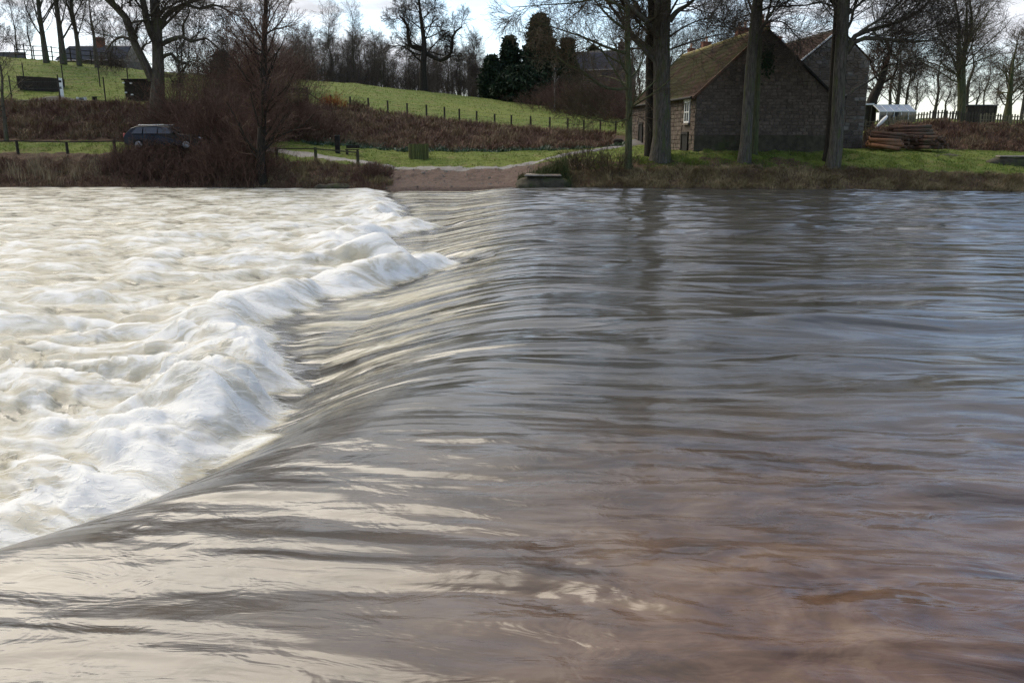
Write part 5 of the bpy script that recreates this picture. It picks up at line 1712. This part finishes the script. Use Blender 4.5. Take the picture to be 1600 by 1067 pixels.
# low field structures on the left
d0 = on_ground(55, 69)
pen = empty('stone_pen', (P(28, 140, 69).x, 69, zat(142, 69)), 'low dark brick pen in the left field', 'pen')
pw = P(80, 130, 69).x - P(28, 130, 69).x
MB().prism([(0, 0.2), (pw * 0.45, -0.15), (pw, -0.15), (pw, 1.0), (pw * 0.95, 1.0), (0, 1.12)], 0, 0.25).build('front_wall', m_bark_dark, pen)
MB().box(0, 0.25, 0.25, 2.2, -0.1, 1.0).build('side_wall', m_bark_dark, pen)
MB().box(pw - 0.25, pw, 0.25, 2.2, -0.1, 1.0).build('side_wall', m_bark_dark, pen)
MB().box(pw, pw + 0.75, 0.0, 0.25, -0.25, 0.25).build('step', m_bark_dark, pen)
sg = empty('marker_post', (P(96, 146, 66).x, 66, zat(147, 66)), 'white marker post with a dark square in the left field', 'post')
MB().box(-0.15, 0.15, 0, 0.06, -0.2, 1.15).build('board', m_white, sg)
MB().box(-0.10, 0.10, -0.012, -0.004, 0.82, 0.98).build('square', m_dark, sg)
MB().box(-0.10, 0.06, -0.012, -0.004, 0.35, 0.52).build('square', m_pipe, sg)
stk = empty('dark_shed', (P(196, 156, 65).x, 65, zat(158, 65)), 'dark stacked shed beside the forked old tree', 'shed')
sw = P(238, 140, 65).x - P(196, 140, 65).x
for k_ in range(4):
    MB().box(0.03 * (k_ % 2), sw, 0, 1.4, -0.2 + k_ * 0.42, 0.2 + k_ * 0.42).build('course', m_bark_dark, stk)
MB().box(-0.12, sw + 0.1, -0.1, 1.5, 1.48, 1.58).build('roof', m_dark, stk)
for x_, z_ in ((-0.05, 1.25), (0.5, 1.22), (0.05, 0.55), (0.5, 0.4)):
    MB().box(x_, x_ + 0.16, -0.13, -0.02, z_, z_ + 0.09).build('pale_block', m_white, stk)
tp = empty('tarpaulin_heap', on_ground(105, 63.5), 'dark low tarpaulin heap on the grass in the left field', 'tarpaulin')
r_ = random.Random(4)
vs_, fs_ = [], []
for i_ in range(13):
    for j_ in range(5):
        x_ = -3.4 + i_ * 0.55
        y_ = (j_ - 2) * 0.35
        z_ = 0.34 * math.exp(-((x_ + 0.6) / 1.5) ** 2) * (1 - (j_ - 2) ** 2 / 4.2) + r_.uniform(0, 0.05)
        vs_.append((x_, y_, z_ + 0.05))
for i_ in range(12):
    for j_ in range(4):
        fs_.append((i_ * 5 + j_, (i_ + 1) * 5 + j_, (i_ + 1) * 5 + j_ + 1, i_ * 5 + j_ + 1))
MB().add(vs_, fs_).build('sheet', m_dark, tp, True)
cr = empty('feed_crate', on_ground(131, 64.2), 'small pale feed crate on the grass right of the tarpaulin', 'crate')
MB().box(-0.3, 0.3, 0, 0.4, 0.0, 0.07).build('base', m_white, cr)
for x_ in (-0.3, 0.26):
    MB().box(x_, x_ + 0.04, 0, 0.4, 0.074, 0.32).build('side', m_white, cr)
MB().box(-0.255, 0.255, 0.36, 0.40, 0.074, 0.30).build('back', m_pipe, cr)
MB().box(-0.255, 0.255, 0, 0.04, 0.074, 0.18).build('front', m_dark, cr)
bk = empty('bucket', on_ground(153, 64.4), 'small black bucket near the pale feed crate', 'bucket')
MB().bar((0, 0, 0), (0, 0, 0.3), 0.14, 10, 0.18).build('pail', m_dark, bk)
MB().bar((0, 0, 0.29), (0, 0, 0.33), 0.20, 10).build('rim', m_dark, bk)

# ------------------------------------------------------------------ parked car
m_paint = pane_mat('dark_car_paint', (0.008, 0.009, 0.012), 0.35, 0.3)
m_tyre = rough_mat('tyre', (0.010, 0.010, 0.010), (0.02, 0.02, 0.02), 8, 0.9, 0.1)
m_rim = pane_mat('alloy', (0.35, 0.35, 0.36), 0.35)
m_lamp = pane_mat('lamp_glass', (0.75, 0.78, 0.82), 0.1)
m_tail = pane_mat('tail_lamp', (0.35, 0.02, 0.02), 0.2)
cp_ = on_ground(262, 51.8)
car = empty('parked_car', (cp_.x, cp_.y, zat(196, 51.8) - 1.42), 'dark estate car parked behind the reddish thicket', 'car', None, R(-4))
prof = [(-2.25, 0.35), (-2.28, 0.75), (-2.2, 0.98), (-1.85, 1.36), (-1.5, 1.48), (-0.4, 1.52), (0.35, 1.42), (1.0, 1.02), (1.9, 0.9), (2.25, 0.72), (2.28, 0.4), (2.1, 0.25), (-2.1, 0.25)]
n_ = len(prof)
vs_, fs_ = [], []
for y_, s_ in ((-0.88, 0), (-0.66, 1), (0.66, 1), (0.88, 0)):
    for x_, z_ in prof:
        cabin = z_ > 1.0
        yy = y_
        if not s_:
            yy = y_ * (0.78 if z_ > 1.3 else 0.97 if z_ > 0.95 else 1.0)
            zz = z_ - (0.04 if z_ > 0.85 else 0)
        else:
            zz = z_
        vs_.append((x_, yy, zz))
for k_ in range(3):
    for i_ in range(n_):
        fs_.append((k_ * n_ + i_, k_ * n_ + (i_ + 1) % n_, (k_ + 1) * n_ + (i_ + 1) % n_, (k_ + 1) * n_ + i_))
fs_.append(tuple(range(n_ - 1, -1, -1)))
fs_.append(tuple(range(3 * n_, 4 * n_)))
MB().add(vs_, fs_).build('body', m_paint, car, False, bevel=0.05)
for sgn in (-1, 1):
    for xa, xb, xc, xd in ((-1.80, -1.15, -1.15, -1.50), (-1.08, -0.28, -0.28, -1.08), (-0.20, 0.78, 0.24, -0.20)):
        q_ = [(xa, sgn * 0.868, 1.0), (xb, sgn * 0.868, 1.0), (xc, sgn * 0.715, 1.38), (xd, sgn * 0.715, 1.38)]
        q2 = [(a_, b_ - sgn * 0.02, c_) for a_, b_, c_ in q_]
        MB().add(q_ + q2, [(0, 1, 2, 3), (7, 6, 5, 4), (0, 1, 5, 4), (1, 2, 6, 5), (2, 3, 7, 6), (3, 0, 4, 7)]).build('side_window', m_glass, car)
    MB().bar((-1.45, sgn * 0.6, 1.53), (0.1, sgn * 0.6, 1.55), 0.025, 6).build('roof_rail', m_rim, car)
    MB().box(0.62, 0.80, sgn * 0.98 - 0.09, sgn * 0.98 + 0.09, 0.98, 1.13).build('mirror', m_paint, car, bevel=0.03)
    MB().box(2.08, 2.27, sgn * 0.66 - 0.18, sgn * 0.66 + 0.18, 0.62, 0.78).build('headlight', m_lamp, car, bevel=0.03)
    MB().box(-2.31, -2.18, sgn * 0.70 - 0.1, sgn * 0.70 + 0.1, 0.75, 1.02).build('tail_light', m_tail, car, bevel=0.02)
    for x_ in (-1.38, 1.42):
        w_ = MB().bar((x_, sgn * 0.70, 0.32), (x_, sgn * 0.91, 0.32), 0.32, 20).build('wheel', m_tyre, car)
        MB().bar((x_, sgn * 0.90, 0.32), (x_, sgn * 0.925, 0.32), 0.21, 14).build('rim', m_rim, w_)
MB().add([(1.0, -0.72, 1.045), (1.0, 0.72, 1.045), (0.40, 0.60, 1.435), (0.40, -0.60, 1.435)], [(0, 1, 2, 3)]).build('windscreen', m_glass, car)
MB().add([(-2.18, 0.70, 1.04), (-2.18, -0.70, 1.04), (-1.885, -0.62, 1.35), (-1.885, 0.62, 1.35)], [(0, 1, 2, 3)]).build('rear_window', m_glass, car)

# ------------------------------------------------------------------ wet lane
m_lane = rough_mat('wet_lane', (0.075, 0.066, 0.060), (0.14, 0.125, 0.115), 2.0, 0.6, 0.4, (0.085, 0.055, 0.042), 12, spec=0.4)
lane = [(300, 55.4), (420, 54.6), (500, 53.0), (560, 51.2), (610, 50.3), (700, 50.0), (770, 50.0), (830, 50.8), (880, 52.8), (930, 55.4), (990, 59.5), (1010, 66)]
lp = catmull(np.array([((a_ - 800) * b_ / (F_PX * 1.032), b_) for a_, b_ in lane]), 10)
tn = np.gradient(lp, axis=0)
tn /= np.linalg.norm(tn, axis=1, keepdims=True)
nn_ = np.stack([-tn[:, 1], tn[:, 0]], -1)
wv = 0.62 + 0.2 * perlin(np.arange(len(lp)) * 0.35, np.arange(len(lp)) * 0.0, 55)
cols_ = []
for u_ in np.linspace(-1, 1, 7):
    q_ = lp + nn_ * (u_ * wv)[:, None]
    cols_.append(np.stack([q_[:, 0], q_[:, 1], ground(q_[:, 0], q_[:, 1]) + 0.05 - 0.05 * abs(u_) ** 3], -1))
V = np.stack(cols_, 1).reshape(-1, 3)
i = np.arange(len(V)).reshape(len(lp), 7)
F = np.stack([i[:-1, :-1], i[:-1, 1:], i[1:, 1:], i[1:, :-1]], -1).reshape(-1, 4)
tag(link('lane', np_mesh('lane', V, F, True, [m_lane])), 'wet grey lane curving past the ford towards the cottages', 'lane', kind='structure')

# loose stones washed over the ford
rs_ = np.random.RandomState(15)
mbs = MB()
for k_ in range(170):
    px_ = rs_.uniform(590, 845)
    Yg = rs_.uniform(44.4, 49.6)
    g_ = on_ground(px_, Yg)
    s_ = rs_.uniform(0.02, 0.07) * (1 if rs_.uniform() < 0.9 else 2)
    a_ = rs_.uniform(0, 6.28, 6)
    vs_ = [(g_.x + s_ * math.cos(t_ + 0.3 * a_[0]) * rs_.uniform(0.7, 1.3), g_.y + s_ * math.sin(t_ + 0.3 * a_[0]) * rs_.uniform(0.7, 1.3), g_.z - 0.02) for t_ in (0, 1.25, 2.5, 3.8, 5.0)]
    vs_ += [(g_.x + 0.55 * (v_[0] - g_.x), g_.y + 0.55 * (v_[1] - g_.y), g_.z + s_ * rs_.uniform(0.35, 0.6)) for v_ in vs_]
    mbs.add(vs_, [(5, 6, 7, 8, 9)] + [(i_, (i_ + 1) % 5, 5 + (i_ + 1) % 5, 5 + i_) for i_ in range(5)])
tag(mbs.build('gravel', m_stone_grey), 'loose stones scattered over the red earth ford', 'gravel', kind='stuff')

car.scale = (1.04, 1, 0.93)
